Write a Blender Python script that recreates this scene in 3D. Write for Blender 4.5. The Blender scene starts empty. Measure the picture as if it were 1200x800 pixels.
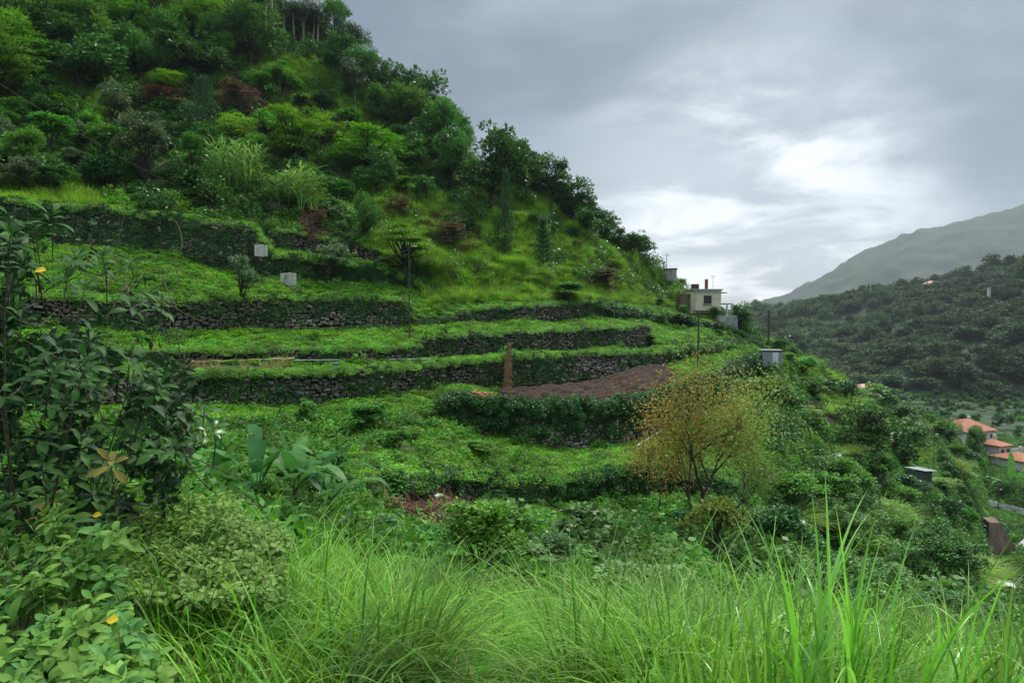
import bpy, math, random
import numpy as np
from mathutils import Vector, Matrix
random.seed(7); rng = np.random.default_rng(7)
SC = bpy.context.scene
COL = SC.collection
R = math.radians
F = 780.0
PITCH = math.atan(28/F)
CAM = np.array([0.0, 0.0, 60.0])
FW = np.array([0, math.cos(PITCH), -math.sin(PITCH)])
UP = np.array([0, math.sin(PITCH), math.cos(PITCH)])
RT = np.array([1.0, 0, 0])

def P(px, py, d):
    """point seen at photo pixel (px,py) at depth d metres"""
    px = np.asarray(px, float)[..., None]; py = np.asarray(py, float)[..., None]; d = np.asarray(d, float)[..., None]
    return CAM + d*FW + (px-600)/F*d*RT + (400-py)/F*d*UP

def proj(p):
    q = np.asarray(p) - CAM
    d = q @ FW
    return 600 + F*(q @ RT)/d, 400 - F*(q @ UP)/d, d

# ------------------------------------------------------------------ noise
class VN:
    def __init__(s, seed, n=64):
        s.n = n; s.g = np.random.default_rng(seed).random((n, n, n))
    def __call__(s, p):
        p = np.asarray(p, float); i = np.floor(p).astype(int); f = p - i; f = f*f*(3-2*f)
        o = 0
        for a in (0, 1):
            for b in (0, 1):
                for c in (0, 1):
                    w = (f[..., 0] if a else 1-f[..., 0])*(f[..., 1] if b else 1-f[..., 1])*(f[..., 2] if c else 1-f[..., 2])
                    o = o + w*s.g[(i[..., 0]+a) % s.n, (i[..., 1]+b) % s.n, (i[..., 2]+c) % s.n]
        return o*2-1
_vn = VN(3)
def fbm(p, scale, octv=4):
    p = np.asarray(p)*scale; o = 0; a = 1
    for k in range(octv):
        o = o + a*_vn(p + k*17.3); p = p*2.03; a *= .5
    return o

# ------------------------------------------------------------------ mesh building
class MB:
    """collects vertex / face blocks and links them as one mesh"""
    def __init__(s): s.v = []; s.f = []; s.r = []; s.n = 0; s.m = []
    def add(s, V, Fc, rnd=None, mat=0):
        V = np.asarray(V, float).reshape(-1, 3); Fc = np.asarray(Fc, int)
        s.v.append(V); s.f.append(Fc + s.n); s.m.append(np.full(len(Fc), mat))
        s.r.append(np.full(len(V), 0.5) if rnd is None else np.broadcast_to(np.asarray(rnd, float), (len(V),)))
        s.n += len(V)
    def mesh(s, name, mats, smooth=False):
        me = bpy.data.meshes.new(name)
        V = np.concatenate(s.v) if s.v else np.zeros((0, 3))
        me.vertices.add(len(V)); me.vertices.foreach_set('co', V.astype(np.float32).ravel())
        tot = np.concatenate([np.full(len(f), f.shape[1]) for f in s.f]); st = np.concatenate([[0], np.cumsum(tot)[:-1]])
        li = np.concatenate([f.ravel() for f in s.f])
        me.loops.add(len(li)); me.loops.foreach_set('vertex_index', li.astype(np.int32))
        me.polygons.add(len(tot)); me.polygons.foreach_set('loop_start', st.astype(np.int32)); me.polygons.foreach_set('loop_total', tot.astype(np.int32))
        me.polygons.foreach_set('material_index', np.concatenate(s.m).astype(np.int32))
        me.polygons.foreach_set('use_smooth', np.full(len(tot), smooth))
        a = me.attributes.new('rnd', 'FLOAT', 'POINT'); a.data.foreach_set('value', np.concatenate(s.r).astype(np.float32))
        for m in (mats if isinstance(mats, (list, tuple)) else [mats]): me.materials.append(m)
        me.update(calc_edges=True)
        return me
    def obj(s, name, mats, parent=None, smooth=False, link=True):
        o = bpy.data.objects.new(name, s.mesh(name, mats, smooth))
        if link: COL.objects.link(o)
        if parent is not None: o.parent = parent
        return o

def tag(o, label=None, cat=None, group=None, kind=None):
    for k, v in (('label', label), ('category', cat), ('group', group), ('kind', kind)):
        if v: o[k] = v
    return o
def empty(name, loc, label, cat, group=None, rz=0):
    o = bpy.data.objects.new(name, None); COL.objects.link(o); o.location = loc; o.rotation_euler = (0, 0, rz)
    o.empty_display_size = .2
    return tag(o, label, cat, group)
def copy_tree(o, parent=None):
    c = o.copy(); COL.objects.link(c)
    if parent is not None: c.parent = parent
    for ch in list(o.children): copy_tree(ch, c)
    return c

def norm(v): return v/np.maximum(np.linalg.norm(v, axis=-1, keepdims=True), 1e-9)
def box(mb, c, s, rz=0, mat=0, rnd=.5):
    x, y, z = np.array(s)/2
    V = np.array([(a*x, b*y, c_*z) for a in (-1, 1) for b in (-1, 1) for c_ in (-1, 1)])
    cs, sn = math.cos(rz), math.sin(rz); V = V @ np.array([[cs, sn, 0], [-sn, cs, 0], [0, 0, 1]]) + np.array(c)
    mb.add(V, [(0, 1, 3, 2), (4, 6, 7, 5), (0, 4, 5, 1), (2, 3, 7, 6), (0, 2, 6, 4), (1, 5, 7, 3)], rnd, mat)
def tube(mb, pts, rad, n=6, mat=0, rnd=.5, cap=True):
    pts = np.asarray(pts, float); m = len(pts); rad = np.broadcast_to(np.asarray(rad, float), (m,))
    t = norm(np.gradient(pts, axis=0)); up = np.array([0, 0, 1.]) if abs(t[0][2]) < .9 else np.array([1., 0, 0])
    a = norm(np.cross(t, up)); b = np.cross(t, a)
    th = np.arange(n)*2*math.pi/n
    V = pts[:, None] + rad[:, None, None]*(np.cos(th)[None, :, None]*a[:, None] + np.sin(th)[None, :, None]*b[:, None])
    i = np.arange(m-1)[:, None]*n; j = np.arange(n)[None]
    Fc = np.stack([i+j, i+(j+1) % n, i+n+(j+1) % n, i+n+j], -1).reshape(-1, 4)
    mb.add(V, Fc, rnd, mat)
    if cap: mb.add(V[-1], [list(range(n))], rnd, mat); mb.add(V[0], [list(range(n))[::-1]], rnd, mat)

# leaf templates: x width, y length (0..1), z normal
def T_quad(w=.5): return np.array([(0, 0, 0), (w/2, .45, 0), (0, 1, 0), (-w/2, .45, 0)]), np.array([(0, 1, 2, 3)])
def T_fold(w=.5, droop=.12, up=.1):
    V = [(0, 0, 0), (w*.36, .28, up*.8), (w*.5, .55, up*.6-droop*.3), (0, 1, -droop), (-w*.5, .55, up*.6-droop*.3), (-w*.36, .28, up*.8), (0, .5, -droop*.1)]
    return np.array(V), np.array([(0, 1, 2, 6), (6, 2, 3, 3), (0, 6, 4, 5), (6, 3, 3, 4)][:0] + [(0, 1, 2, 6), (0, 6, 4, 5)]), np.array([(6, 2, 3), (6, 3, 4)])
def T_strip(w, n, bend, fold=0, taper=1.0, peak=.3, twist=0):
    """curved blade, bends towards -z"""
    V = []; Fq = []
    ang = 0; y = z = 0; hs = []
    for i in range(n+1):
        t = i/n
        ww = w*.5*(min(1, (t+.12)/peak)**.7)*(1-max(0, (t-peak)/(1-peak))**1.6*taper)
        ww = max(ww, w*.02)
        tw = twist*t
        V += [(-ww*math.cos(tw), y, z+fold*ww-ww*math.sin(tw)), (0, y, z), (ww*math.cos(tw), y, z+fold*ww+ww*math.sin(tw))]
        ang = bend*(t**1.5); y += math.cos(ang)/n; z -= math.sin(ang)/n
    for i in range(n):
        a = 3*i; Fq += [(a, a+1, a+4, a+3), (a+1, a+2, a+5, a+4)]
    return np.array(V), np.array(Fq)
def stamp(mb, T, pos, dr, nr, L, rnd=None, mat=0, W=1.0):
    V = T[0]; pos = np.atleast_2d(pos); n = len(pos)
    dr = norm(np.broadcast_to(dr, (n, 3)).astype(float)); nr = np.broadcast_to(nr, (n, 3)).astype(float)
    nr = norm(nr - (nr*dr).sum(-1, keepdims=True)*dr); sd = np.cross(dr, nr)
    L = np.broadcast_to(L, (n,)).astype(float)[:, None, None]
    out = pos[:, None] + L*(W*V[None, :, 0:1]*sd[:, None] + V[None, :, 1:2]*dr[:, None] + V[None, :, 2:3]*nr[:, None])
    k = len(V)
    if rnd is None: rnd = rng.random(n)
    rr = np.repeat(rnd, k)
    base = mb.n
    mb.v.append(out.reshape(-1, 3)); mb.r.append(rr); mb.n += n*k
    for Fc in T[1:]:
        ff = (np.asarray(Fc)[None] + (np.arange(n)*k)[:, None, None]).reshape(-1, Fc.shape[1]) + base
        mb.f.append(ff); mb.m.append(np.full(len(ff), mat))
def rand_dirs(n, zmin=-1.0, r=None):
    r = r or rng
    z = r.uniform(zmin, 1, n); a = r.uniform(0, 2*math.pi, n); q = np.sqrt(1-z*z)
    return np.stack([q*np.cos(a), q*np.sin(a), z], -1)

# ------------------------------------------------------------------ materials
def nodes(name):
    m = bpy.data.materials.new(name); m.use_nodes = True; nt = m.node_tree; nt.nodes.clear()
    return m, nt, nt.nodes.new, nt.links.new
def leafmat(name, c1, c2, trans=.35, rough=.6, var=.35, nscale=.25, third=None, spec=.14, ojit=.25):
    m, nt, N, Lk = nodes(name)
    at = N('ShaderNodeAttribute'); at.attribute_name = 'rnd'
    mix = N('ShaderNodeMix'); mix.data_type = 'RGBA'; mix.inputs[6].default_value = (*c1, 1); mix.inputs[7].default_value = (*c2, 1)
    Lk(at.outputs['Fac'], mix.inputs[0]); col = mix.outputs[2]
    geo = N('ShaderNodeNewGeometry')
    nz = N('ShaderNodeTexNoise'); nz.inputs['Scale'].default_value = nscale; nz.inputs['Detail'].default_value = 3
    Lk(geo.outputs['Position'], nz.inputs['Vector'])
    if third:
        r2 = N('ShaderNodeMapRange'); r2.inputs[1].default_value = .52; r2.inputs[2].default_value = .68
        nz2 = N('ShaderNodeTexNoise'); nz2.inputs['Scale'].default_value = nscale*1.7; nz2.inputs['Detail'].default_value = 4
        Lk(geo.outputs['Position'], nz2.inputs['Vector']); Lk(nz2.outputs[0], r2.inputs[0])
        m3 = N('ShaderNodeMix'); m3.data_type = 'RGBA'; Lk(r2.outputs[0], m3.inputs[0]); Lk(col, m3.inputs[6]); m3.inputs[7].default_value = (*third, 1); col = m3.outputs[2]
    mr = N('ShaderNodeMapRange'); mr.inputs[1].default_value = .3; mr.inputs[2].default_value = .7; mr.inputs[3].default_value = 1-var; mr.inputs[4].default_value = 1+var
    Lk(nz.outputs[0], mr.inputs[0])
    oi = N('ShaderNodeObjectInfo'); mo = N('ShaderNodeMapRange'); mo.inputs[3].default_value = 1-ojit; mo.inputs[4].default_value = 1+ojit; Lk(oi.outputs['Random'], mo.inputs[0])
    mm = N('ShaderNodeMath'); mm.operation = 'MULTIPLY'; Lk(mr.outputs[0], mm.inputs[0]); Lk(mo.outputs[0], mm.inputs[1])
    hsv = N('ShaderNodeHueSaturation'); Lk(col, hsv.inputs['Color']); Lk(mm.outputs[0], hsv.inputs['Value'])
    hr = N('ShaderNodeMapRange'); hr.inputs[3].default_value = .485; hr.inputs[4].default_value = .515
    fr = N('ShaderNodeMath'); fr.operation = 'FRACT'; f2 = N('ShaderNodeMath'); f2.operation = 'MULTIPLY'; f2.inputs[1].default_value = 7.31
    Lk(oi.outputs['Random'], f2.inputs[0]); Lk(f2.outputs[0], fr.inputs[0]); Lk(fr.outputs[0], hr.inputs[0]); Lk(hr.outputs[0], hsv.inputs['Hue'])
    pb = N('ShaderNodeBsdfPrincipled'); pb.inputs['Roughness'].default_value = rough; pb.inputs['Specular IOR Level'].default_value = spec
    Lk(hsv.outputs[0], pb.inputs['Base Color'])
    tr = N('ShaderNodeBsdfTranslucent'); h2 = N('ShaderNodeHueSaturation'); h2.inputs['Saturation'].default_value = 1.1; h2.inputs['Value'].default_value = 1.25; Lk(hsv.outputs[0], h2.inputs['Color']); Lk(h2.outputs[0], tr.inputs['Color'])
    ms = N('ShaderNodeMixShader'); ms.inputs[0].default_value = trans; Lk(pb.outputs[0], ms.inputs[1]); Lk(tr.outputs[0], ms.inputs[2])
    out = N('ShaderNodeOutputMaterial'); Lk(ms.outputs[0], out.inputs[0]); return m
def solid(name, c1, c2=None, scale=3, rough=.8, bump=0, metal=0, detail=5, lo=.35, hi=.65, useobj=False, c3=None, spec=.3, stretch=None):
    m, nt, N, Lk = nodes(name)
    pb = N('ShaderNodeBsdfPrincipled'); pb.inputs['Roughness'].default_value = rough; pb.inputs['Metallic'].default_value = metal; pb.inputs['Specular IOR Level'].default_value = spec
    out = N('ShaderNodeOutputMaterial'); Lk(pb.outputs[0], out.inputs[0])
    if c2 is None: pb.inputs['Base Color'].default_value = (*c1, 1); 
    geo = N('ShaderNodeTexCoord') if useobj else N('ShaderNodeNewGeometry')
    src = geo.outputs['Object'] if useobj else geo.outputs['Position']
    if stretch:
        mp = N('ShaderNodeMapping'); mp.inputs['Scale'].default_value = stretch; Lk(src, mp.inputs[0]); src = mp.outputs[0]
    nz = N('ShaderNodeTexNoise'); nz.inputs['Scale'].default_value = scale; nz.inputs['Detail'].default_value = detail; Lk(src, nz.inputs['Vector'])
    mr = N('ShaderNodeMapRange'); mr.inputs[1].default_value = lo; mr.inputs[2].default_value = hi; Lk(nz.outputs[0], mr.inputs[0])
    if c2 is not None:
        mix = N('ShaderNodeMix'); mix.data_type = 'RGBA'; mix.inputs[6].default_value = (*c1, 1); mix.inputs[7].default_value = (*c2, 1); Lk(mr.outputs[0], mix.inputs[0]); col = mix.outputs[2]
        if c3 is not None:
            at = N('ShaderNodeAttribute'); at.attribute_name = 'rnd'; m3 = N('ShaderNodeMix'); m3.data_type = 'RGBA'
            pw = N('ShaderNodeMath'); pw.operation = 'POWER'; pw.inputs[1].default_value = 3; Lk(at.outputs['Fac'], pw.inputs[0]); Lk(pw.outputs[0], m3.inputs[0]); Lk(col, m3.inputs[6]); m3.inputs[7].default_value = (*c3, 1); col = m3.outputs[2]
        Lk(col, pb.inputs['Base Color'])
    if bump:
        b = N('ShaderNodeBump'); b.inputs['Strength'].default_value = bump; b.inputs['Distance'].default_value = .1
        n3 = N('ShaderNodeTexNoise'); n3.inputs['Scale'].default_value = scale*5; n3.inputs['Detail'].default_value = 5; Lk(src, n3.inputs['Vector'])
        Lk(n3.outputs[0], b.inputs['Height']); Lk(b.outputs[0], pb.inputs['Normal'])
    return m
M = {}
M['ground'] = solid('earth_and_moss', (.020, .030, .012), (.035, .060, .014), .8, .95, .6)
M['farground'] = solid('valley_green', (.012, .028, .011), (.032, .064, .020), .06, .95, .3)
M['farhill'] = solid('wooded_slope', (.008, .018, .009), (.018, .034, .014), .05, .95, .3)
M['soil'] = solid('tilled_soil', (.026, .014, .009), (.060, .034, .021), 4, .95, .8)
M['stone'] = solid('basalt_stone', (.034, .033, .024), (.110, .102, .080), 2.2, .85, .7, c3=(.23, .215, .18))
M['joint'] = solid('dark_joint', (.012, .013, .010), (.025, .028, .018), 3, .95, .3)
M['bark'] = solid('bark', (.028, .022, .016), (.060, .050, .038), 6, .9, .6, useobj=True)
M['palebark'] = solid('pale_bark', (.22, .20, .17), (.45, .43, .38), 3, .8, .3, useobj=True)
M['twig'] = solid('twig', (.05, .04, .03), (.11, .09, .065), 20, .9, .3)
M['clover'] = leafmat('low_bright_leaf', (.065, .19, .016), (.145, .33, .032), .35, .5, .42, .45, third=(.12, .20, .03))
M['weed'] = leafmat('weed_leaf', (.036, .12, .018), (.10, .25, .034), .35, .5, .45, .22, third=(.06, .11, .02))
M['ivy'] = leafmat('creeper_leaf', (.016, .055, .013), (.045, .115, .025), .2, .4, .4, .5, third=(.03, .045, .018))
M['hedge'] = leafmat('hedge_leaf', (.018, .060, .016), (.05, .14, .03), .2, .35, .3, .6)
M['slopegrass'] = leafmat('slope_grass', (.11, .25, .028), (.24, .40, .06), .35, .5, .3, .6, third=(.16, .20, .05))
M['drygrass'] = leafmat('dry_grass', (.17, .13, .055), (.30, .25, .12), .3, .6, .3, .6)
M['grass'] = leafmat('long_grass', (.065, .18, .018), (.20, .39, .050), .40, .5, .4, .45, third=(.07, .15, .03), spec=.2)
M['reed'] = leafmat('broad_grass', (.10, .25, .03), (.22, .44, .08), .42, .35, .1, .5, spec=.45)
M['cane'] = leafmat('cane_leaf', (.10, .22, .04), (.24, .36, .09), .35, .5, .25, .5)
M['fern'] = leafmat('dead_fern', (.085, .050, .032), (.19, .115, .075), .15, .8, .3, .8)
M['acacia'] = leafmat('feathery_leaf', (.070, .175, .020), (.17, .33, .038), .3, .5, .25, .3)
M['laurel'] = leafmat('evergreen_leaf', (.024, .084, .018), (.088, .195, .038), .22, .4, .3, .4)
M['greyleaf'] = leafmat('grey_green_leaf', (.045, .085, .040), (.14, .20, .09), .25, .45, .25, .5)
M['conifer'] = leafmat('needle_leaf', (.014, .052, .020), (.035, .095, .030), .15, .5, .25, .5)
M['euca'] = leafmat('drooping_leaf', (.018, .050, .020), (.060, .115, .040), .2, .5, .25, .2)
M['mountain'] = solid('misty_wood', (.008, .017, .010), (.028, .046, .022), .012, .95, .3)
M['far'] = leafmat('distant_crown', (.018, .042, .016), (.075, .125, .040), .15, .7, .45, .010, ojit=.3)
M['bigleaf'] = leafmat('large_dark_leaf', (.018, .080, .016), (.055, .160, .030), .28, .55, .3, 4, spec=.14)
M['bigleaf_young'] = leafmat('young_leaf', (.045, .14, .022), (.085, .20, .032), .35, .35, .2, 1.5, spec=.5)
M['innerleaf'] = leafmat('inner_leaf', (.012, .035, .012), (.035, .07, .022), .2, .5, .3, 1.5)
M['softleaf'] = leafmat('soft_pale_leaf', (.10, .27, .045), (.23, .43, .085), .38, .55, .35, 5, spec=.12)
M['yellow'] = leafmat('yellow_leaf', (.45, .28, .01), (.65, .45, .03), .3, .5, .1, 1)
M['banana'] = leafmat('banana_leaf', (.030, .12, .030), (.09, .23, .055), .35, .5, .25, 2, spec=.15)
M['autumn'] = leafmat('russet_leaf', (.19, .12, .03), (.30, .22, .055), .3, .6, .25, .6, third=(.17, .19, .04))
M['olive'] = leafmat('olive_leaf', (.10, .17, .028), (.20, .27, .06), .3, .6, .25, .4)
M['palegrey'] = leafmat('pale_felted_leaf', (.060, .145, .045), (.135, .24, .085), .25, .6, .2, 1)
# ------------------------------------------------------------------ the hillside
COLS = {  # photo column: (row, depth) pairs, bottom to top
 -400: [(1500, 1.5), (800, 4.0), (600, 9), (450, 26), (330, 32), (150, 44), (0, 56), (-150, 70), (-400, 95)],
 0: [(1500, 1.6), (800, 3.6), (700, 5.6), (650, 7.5), (600, 12), (550, 20), (500, 28), (450, 34), (400, 38), (330, 42), (240, 50), (150, 62), (50, 76), (-50, 90), (-150, 105), (-300, 125)],
 200: [(1500, 1.6), (800, 4.2), (700, 7), (650, 10), (600, 16), (550, 24), (500, 33), (455, 39), (415, 42), (367, 46), (300, 52), (240, 58), (150, 74), (50, 90), (-60, 105), (-200, 125)],
 400: [(1500, 1.7), (900, 3.6), (800, 5.5), (700, 10.5), (640, 17), (600, 27), (560, 32), (500, 40), (455, 45), (415, 48), (367, 54), (320, 59), (260, 68), (200, 80), (100, 98), (20, 112)],
 600: [(1500, 1.7), (1100, 2.3), (900, 4), (800, 6.5), (760, 9), (700, 16), (640, 29), (600, 38), (560, 41), (500, 47), (437, 54.5), (402, 57.5), (367, 64), (300, 76), (250, 86), (200, 97), (150, 108)],
 700: [(1500, 1.7), (1100, 2.3), (900, 4), (800, 6.4), (750, 10), (700, 18), (640, 32), (600, 40), (560, 44.5), (500, 52), (437, 61), (400, 66), (350, 77), (300, 90), (250, 103)],
 800: [(1500, 1.7), (900, 3.8), (800, 6), (750, 10), (700, 20), (650, 37), (600, 45), (550, 50), (500, 57), (450, 64), (400, 77), (370, 98), (340, 118)],
 900: [(1500, 1.7), (900, 3.8), (800, 6.3), (750, 12), (700, 29), (650, 45), (600, 53), (550, 60), (500, 68), (450, 79), (400, 98)],
 1000: [(1500, 1.7), (900, 4.4), (800, 7), (750, 16), (700, 41), (650, 51), (600, 60), (550, 70), (500, 83), (450, 108)],
 1100: [(1500, 1.7), (900, 4.6), (800, 8), (750, 18), (700, 48), (650, 62), (600, 80), (550, 101), (500, 135), (470, 160)],
 1140: [(1500, 1.7), (900, 4.8), (800, 9), (750, 22), (700, 60), (650, 80), (600, 105), (560, 130), (530, 155), (505, 180)],
 1158: [(1500, 1.7), (900, 5), (800, 10), (750, 35), (700, 100), (650, 115), (600, 143), (560, 167), (530, 192), (500, 230)],
 1200: [(1500, 1.7), (900, 5), (800, 10), (750, 42), (700, 98), (650, 113), (600, 143), (560, 167), (530, 192), (500, 230)],
 1600: [(1500, 1.7), (900, 6), (800, 20), (750, 70), (700, 101), (650, 117), (600, 144), (560, 170), (530, 195), (500, 230)],
}
_ck = sorted(COLS); _gy = np.arange(1500, -420, -4.0)
_tab = np.array([np.interp(-_gy, [-a for a, b in COLS[k]], [math.log(b) for a, b in COLS[k]]) for k in _ck])
_ker = np.hanning(13); _ker /= _ker.sum()
_tab = np.array([np.convolve(np.pad(r, 6, mode='edge'), _ker, 'valid') for r in _tab])
def Base(px, py):
    px = np.asarray(px, float); py = np.asarray(py, float)
    i = np.clip(np.searchsorted(_ck, px, 'right')-1, 0, len(_ck)-2); ck = np.array(_ck, float)
    t = np.clip((px-ck[i])/(ck[i+1]-ck[i]), 0, 1); ts = t*t*(3-2*t)*.5+t*.5
    g = np.clip((1500-py)/4.0, 0, len(_gy)-1.001); j = g.astype(int); u = g-j
    def v(c): return _tab[c, j]*(1-u)+_tab[c, j+1]*u
    return np.exp(v(i)*(1-ts)+v(i+1)*ts)

def curve(pts):
    x, y = zip(*pts); return lambda q: np.interp(q, x, y)
SKY = curve([(-400, -330), (100, -150), (300, -20), (390, 45), (450, 105), (550, 180), (640, 226), (700, 262), (750, 298), (800, 338), (850, 370), (900, 399), (950, 424), (1000, 453), (1060, 481), (1120, 497), (1160, 508), (1200, 520), (1600, 530)])
WALLS = [
 ('E', [(-400, 560), (0, 562), (200, 570), (380, 600), (430, 604), (520, 600), (600, 600), (700, 590), (800, 588), (850, 585), (880, 572), (1000, 620), (1200, 700), (1600, 720)],
       [(-400, 560), (0, 562), (200, 570), (380, 600), (400, 586), (430, 576), (520, 556), (600, 564), (650, 561), (740, 549), (800, 552), (850, 562), (880, 572), (1000, 620), (1200, 700), (1600, 720)]),
 ('D', [(-400, 500), (300, 500), (470, 496), (520, 490), (560, 508), (600, 518), (680, 527), (740, 518), (780, 503), (830, 484), (870, 458), (895, 428), (900, 422)],
       [(-400, 500), (300, 500), (470, 496), (515, 482), (530, 466), (600, 472), (680, 472), (760, 465), (800, 453), (850, 433), (890, 413), (900, 420)]),
 ('C', [(-400, 470), (0, 475), (250, 478), (330, 476), (420, 468), (500, 455), (560, 451), (600, 457), (700, 447), (760, 431), (830, 413), (880, 402), (900, 412)],
       [(-400, 440), (0, 443), (190, 441), (330, 437), (470, 431), (520, 425), (600, 419), (700, 415), (760, 412), (830, 407), (880, 400), (900, 411)]),
 ('B', [(-400, 420), (100, 424), (180, 424), (490, 420), (600, 414), (700, 410), (760, 407), (800, 402), (850, 397), (900, 408)],
       [(-400, 405), (100, 408), (180, 410), (400, 410), (485, 405), (503, 394), (600, 390), (755, 382), (762, 386), (766, 403), (800, 401), (850, 396), (900, 408)]),
 ('A', [(-400, 375), (0, 382), (100, 387), (330, 388), (470, 384), (500, 383), (570, 378), (620, 376), (700, 374), (760, 377), (850, 388), (900, 405)],
       [(-400, 340), (0, 346), (100, 350), (200, 353), (330, 350), (465, 352), (485, 376), (520, 372), (570, 361), (620, 358), (690, 353), (720, 360), (800, 374), (850, 385), (900, 405)]),
 ('Z', [(-400, 265), (0, 280), (100, 289), (205, 294), (245, 314), (300, 324), (470, 338), (520, 345), (600, 350), (700, 346), (800, 366), (900, 403)],
       [(-400, 212), (0, 235), (150, 250), (296, 268), (318, 300), (440, 314), (500, 335), (520, 345), (600, 350), (700, 346), (800, 366), (900, 403)]),
 ('Y', [(-400, 205), (0, 228), (150, 244), (296, 262), (320, 294), (400, 303), (450, 308), (490, 328), (520, 338), (600, 345), (700, 340), (800, 360), (900, 402)],
       [(-400, 205), (0, 228), (150, 244), (296, 262), (330, 272), (390, 281), (440, 292), (490, 328), (520, 338), (600, 345), (700, 340), (800, 360), (900, 402)]),
]
FR = {'E': 1, 'D': .75, 'C': .55, 'B': .42, 'A': .3, 'Z': .2, 'Y': .1}
PX = np.concatenate([np.arange(-400, -60, 10), np.arange(-60, 1260, 4), np.arange(1260, 1601, 10)]).astype(float)
sky = SKY(PX); eF = curve(WALLS[0][1])(PX)
wy = {}
floor_prev = None
for nm, ft, cr in WALLS:
    f_, c_ = curve(ft)(PX), curve(cr)(PX)
    wob = fbm(np.stack([PX*.03, PX*0+ord(nm), PX*0], -1), 1, 3)*1.6*(PX > -60)
    f_ = f_+wob; c_ = c_+np.where(c_ < f_-wob-1, wob*.7, wob)
    if nm != 'E':
        t = np.clip((PX-880)/110, 0, 1); t = t*t*(3-2*t); tgt = sky+(eF-sky)*FR[nm]
        f_ = f_*(1-t)+tgt*t; c_ = c_*(1-t)+tgt*t
        f_ = np.minimum(f_, floor_prev-1.0); 
    c_ = np.minimum(c_, f_-.3)
    f_ = np.maximum(f_, sky+FR[nm]*6); c_ = np.maximum(c_, sky+FR[nm]*6-.3)
    wy[nm] = (f_, c_); floor_prev = c_
rows = []; rowpy = []; seg = []
def addrow(pts, s): rows.append(pts); seg.append(s)
gb = list(np.geomspace(1500, 800, 14)) + list(np.linspace(792, 640, 30))
fe, ce = wy['E']
for y in gb:
    yy = np.maximum(y, fe+ (y-600)*.12)
    addrow(P(PX, yy, Base(PX, yy)), 0)
ylast = np.maximum(640, fe+40*.12)
for t in np.linspace(0, 1, 9)[1:-1]:
    yy = ylast*(1-t)+(fe+.5)*t; addrow(P(PX, yy, Base(PX, yy)), 0)
prev = None; wallpos = {}; s = 1
for nm, _, _ in WALLS:
    f_, c_ = wy[nm]; D = Base(PX, (f_+c_)/2); hgt = (f_-c_)/F*D
    ns = 12 if nm in 'EDCZ' else 7
    pf, pc = P(PX, f_, D-.02*hgt-.05), P(PX, c_, D+.13*hgt+.05)
    if prev is not None:
        n = 14 if nm in 'D' else 9
        for t in np.linspace(0, 1, n)[1:-1]: addrow(prev*(1-t)+pf*t, s-1)
    for t in np.linspace(0, 1, ns): addrow(pf*(1-t)+pc*t, s)
    wallpos[nm] = (pf, pc); prev = pc; s += 2
yc = wy['Y'][1]
n = 46
for t in np.linspace(0, 1, n)[1:]:
    yy = yc*(1-t)+sky*t; D = Base(PX, yy); 
    w = np.clip(t*8, 0, 1); D0 = Base(PX, yc)
    addrow(P(PX, yy, D), 14)
top = rows[-1]
for dd, dz in ((2, .4), (5, 2), (10, 5), (20, 11), (40, 24), (80, 50), (140, 90)):
    q = top.copy(); h = norm(q-CAM); q = q + h*dd; q[:, 2] = top[:, 2]-dz; addrow(q, 15)
G = np.stack(rows); SEG = np.array(seg)     # rows x cols x 3
# unevenness, small on the treads and walls, larger on the rough slope
dist = np.linalg.norm(G-CAM, axis=-1)
amp = np.where(np.isin(SEG, [0]), .5, np.where(SEG == 14, 1.5, .16))[:, None]*np.clip(dist/30, .05, 1)
nz = fbm(G*np.array([1, 1, 1.6]), .22, 4)
G[..., 2] += amp*nz
# flat beds for the two roads, the hairpin ramp
def onplane(px, py, z):
    p = P(px, py, 1.0)-CAM; return CAM + p*((z-CAM[2])/p[..., 2:3])
ZR = 60-44.0
ROADS = {
 'upper': (onplane(np.array([1085, 1130, 1165, 1200, 1250, 1330.]), np.array([566, 583, 594, 602, 616, 640.]), ZR), 8.0),
 'lower': (onplane(np.array([1160, 1180, 1210, 1260., 1330]), np.array([690, 697, 716, 745, 775.]), ZR+1), 6.0),
}
def polydist(p, line):
    best = np.full(p.shape[:-1], 1e9); zz = np.zeros(p.shape[:-1])
    for a, b in zip(line[:-1], line[1:]):
        ab = (b-a)[:2]; t = np.clip(((p[..., :2]-a[:2])@ab)/(ab@ab), 0, 1)
        d = np.linalg.norm(p[..., :2]-(a[:2]+t[..., None]*ab), axis=-1); m = d < best
        best = np.where(m, d, best); zz = np.where(m, a[2]+t*(b[2]-a[2]), zz)
    return best, zz
for k, (ln, w) in ROADS.items():
    d, zz = polydist(G, ln); t = np.clip((d-w/2-1)/5, 0, 1)
    G[..., 2] = np.where(t < 1, (zz-.25)*(1-t)+G[..., 2]*t, G[..., 2])
NR, NC = G.shape[:2]
ipx, ipy, idp = proj(G)
def sheet_obj(name, G, mat, extra=None):
    nr, nc = G.shape[:2]; mb = MB()
    i = np.arange(nr-1)[:, None]*nc; j = np.arange(nc-1)[None]
    mb.add(G.reshape(-1, 3), np.stack([i+j, i+j+1, i+nc+j+1, i+nc+j], -1).reshape(-1, 4))
    return mb.obj(name, mat, smooth=True)
hill = sheet_obj('ground', G, M['ground']); tag(hill, kind='structure')

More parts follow.
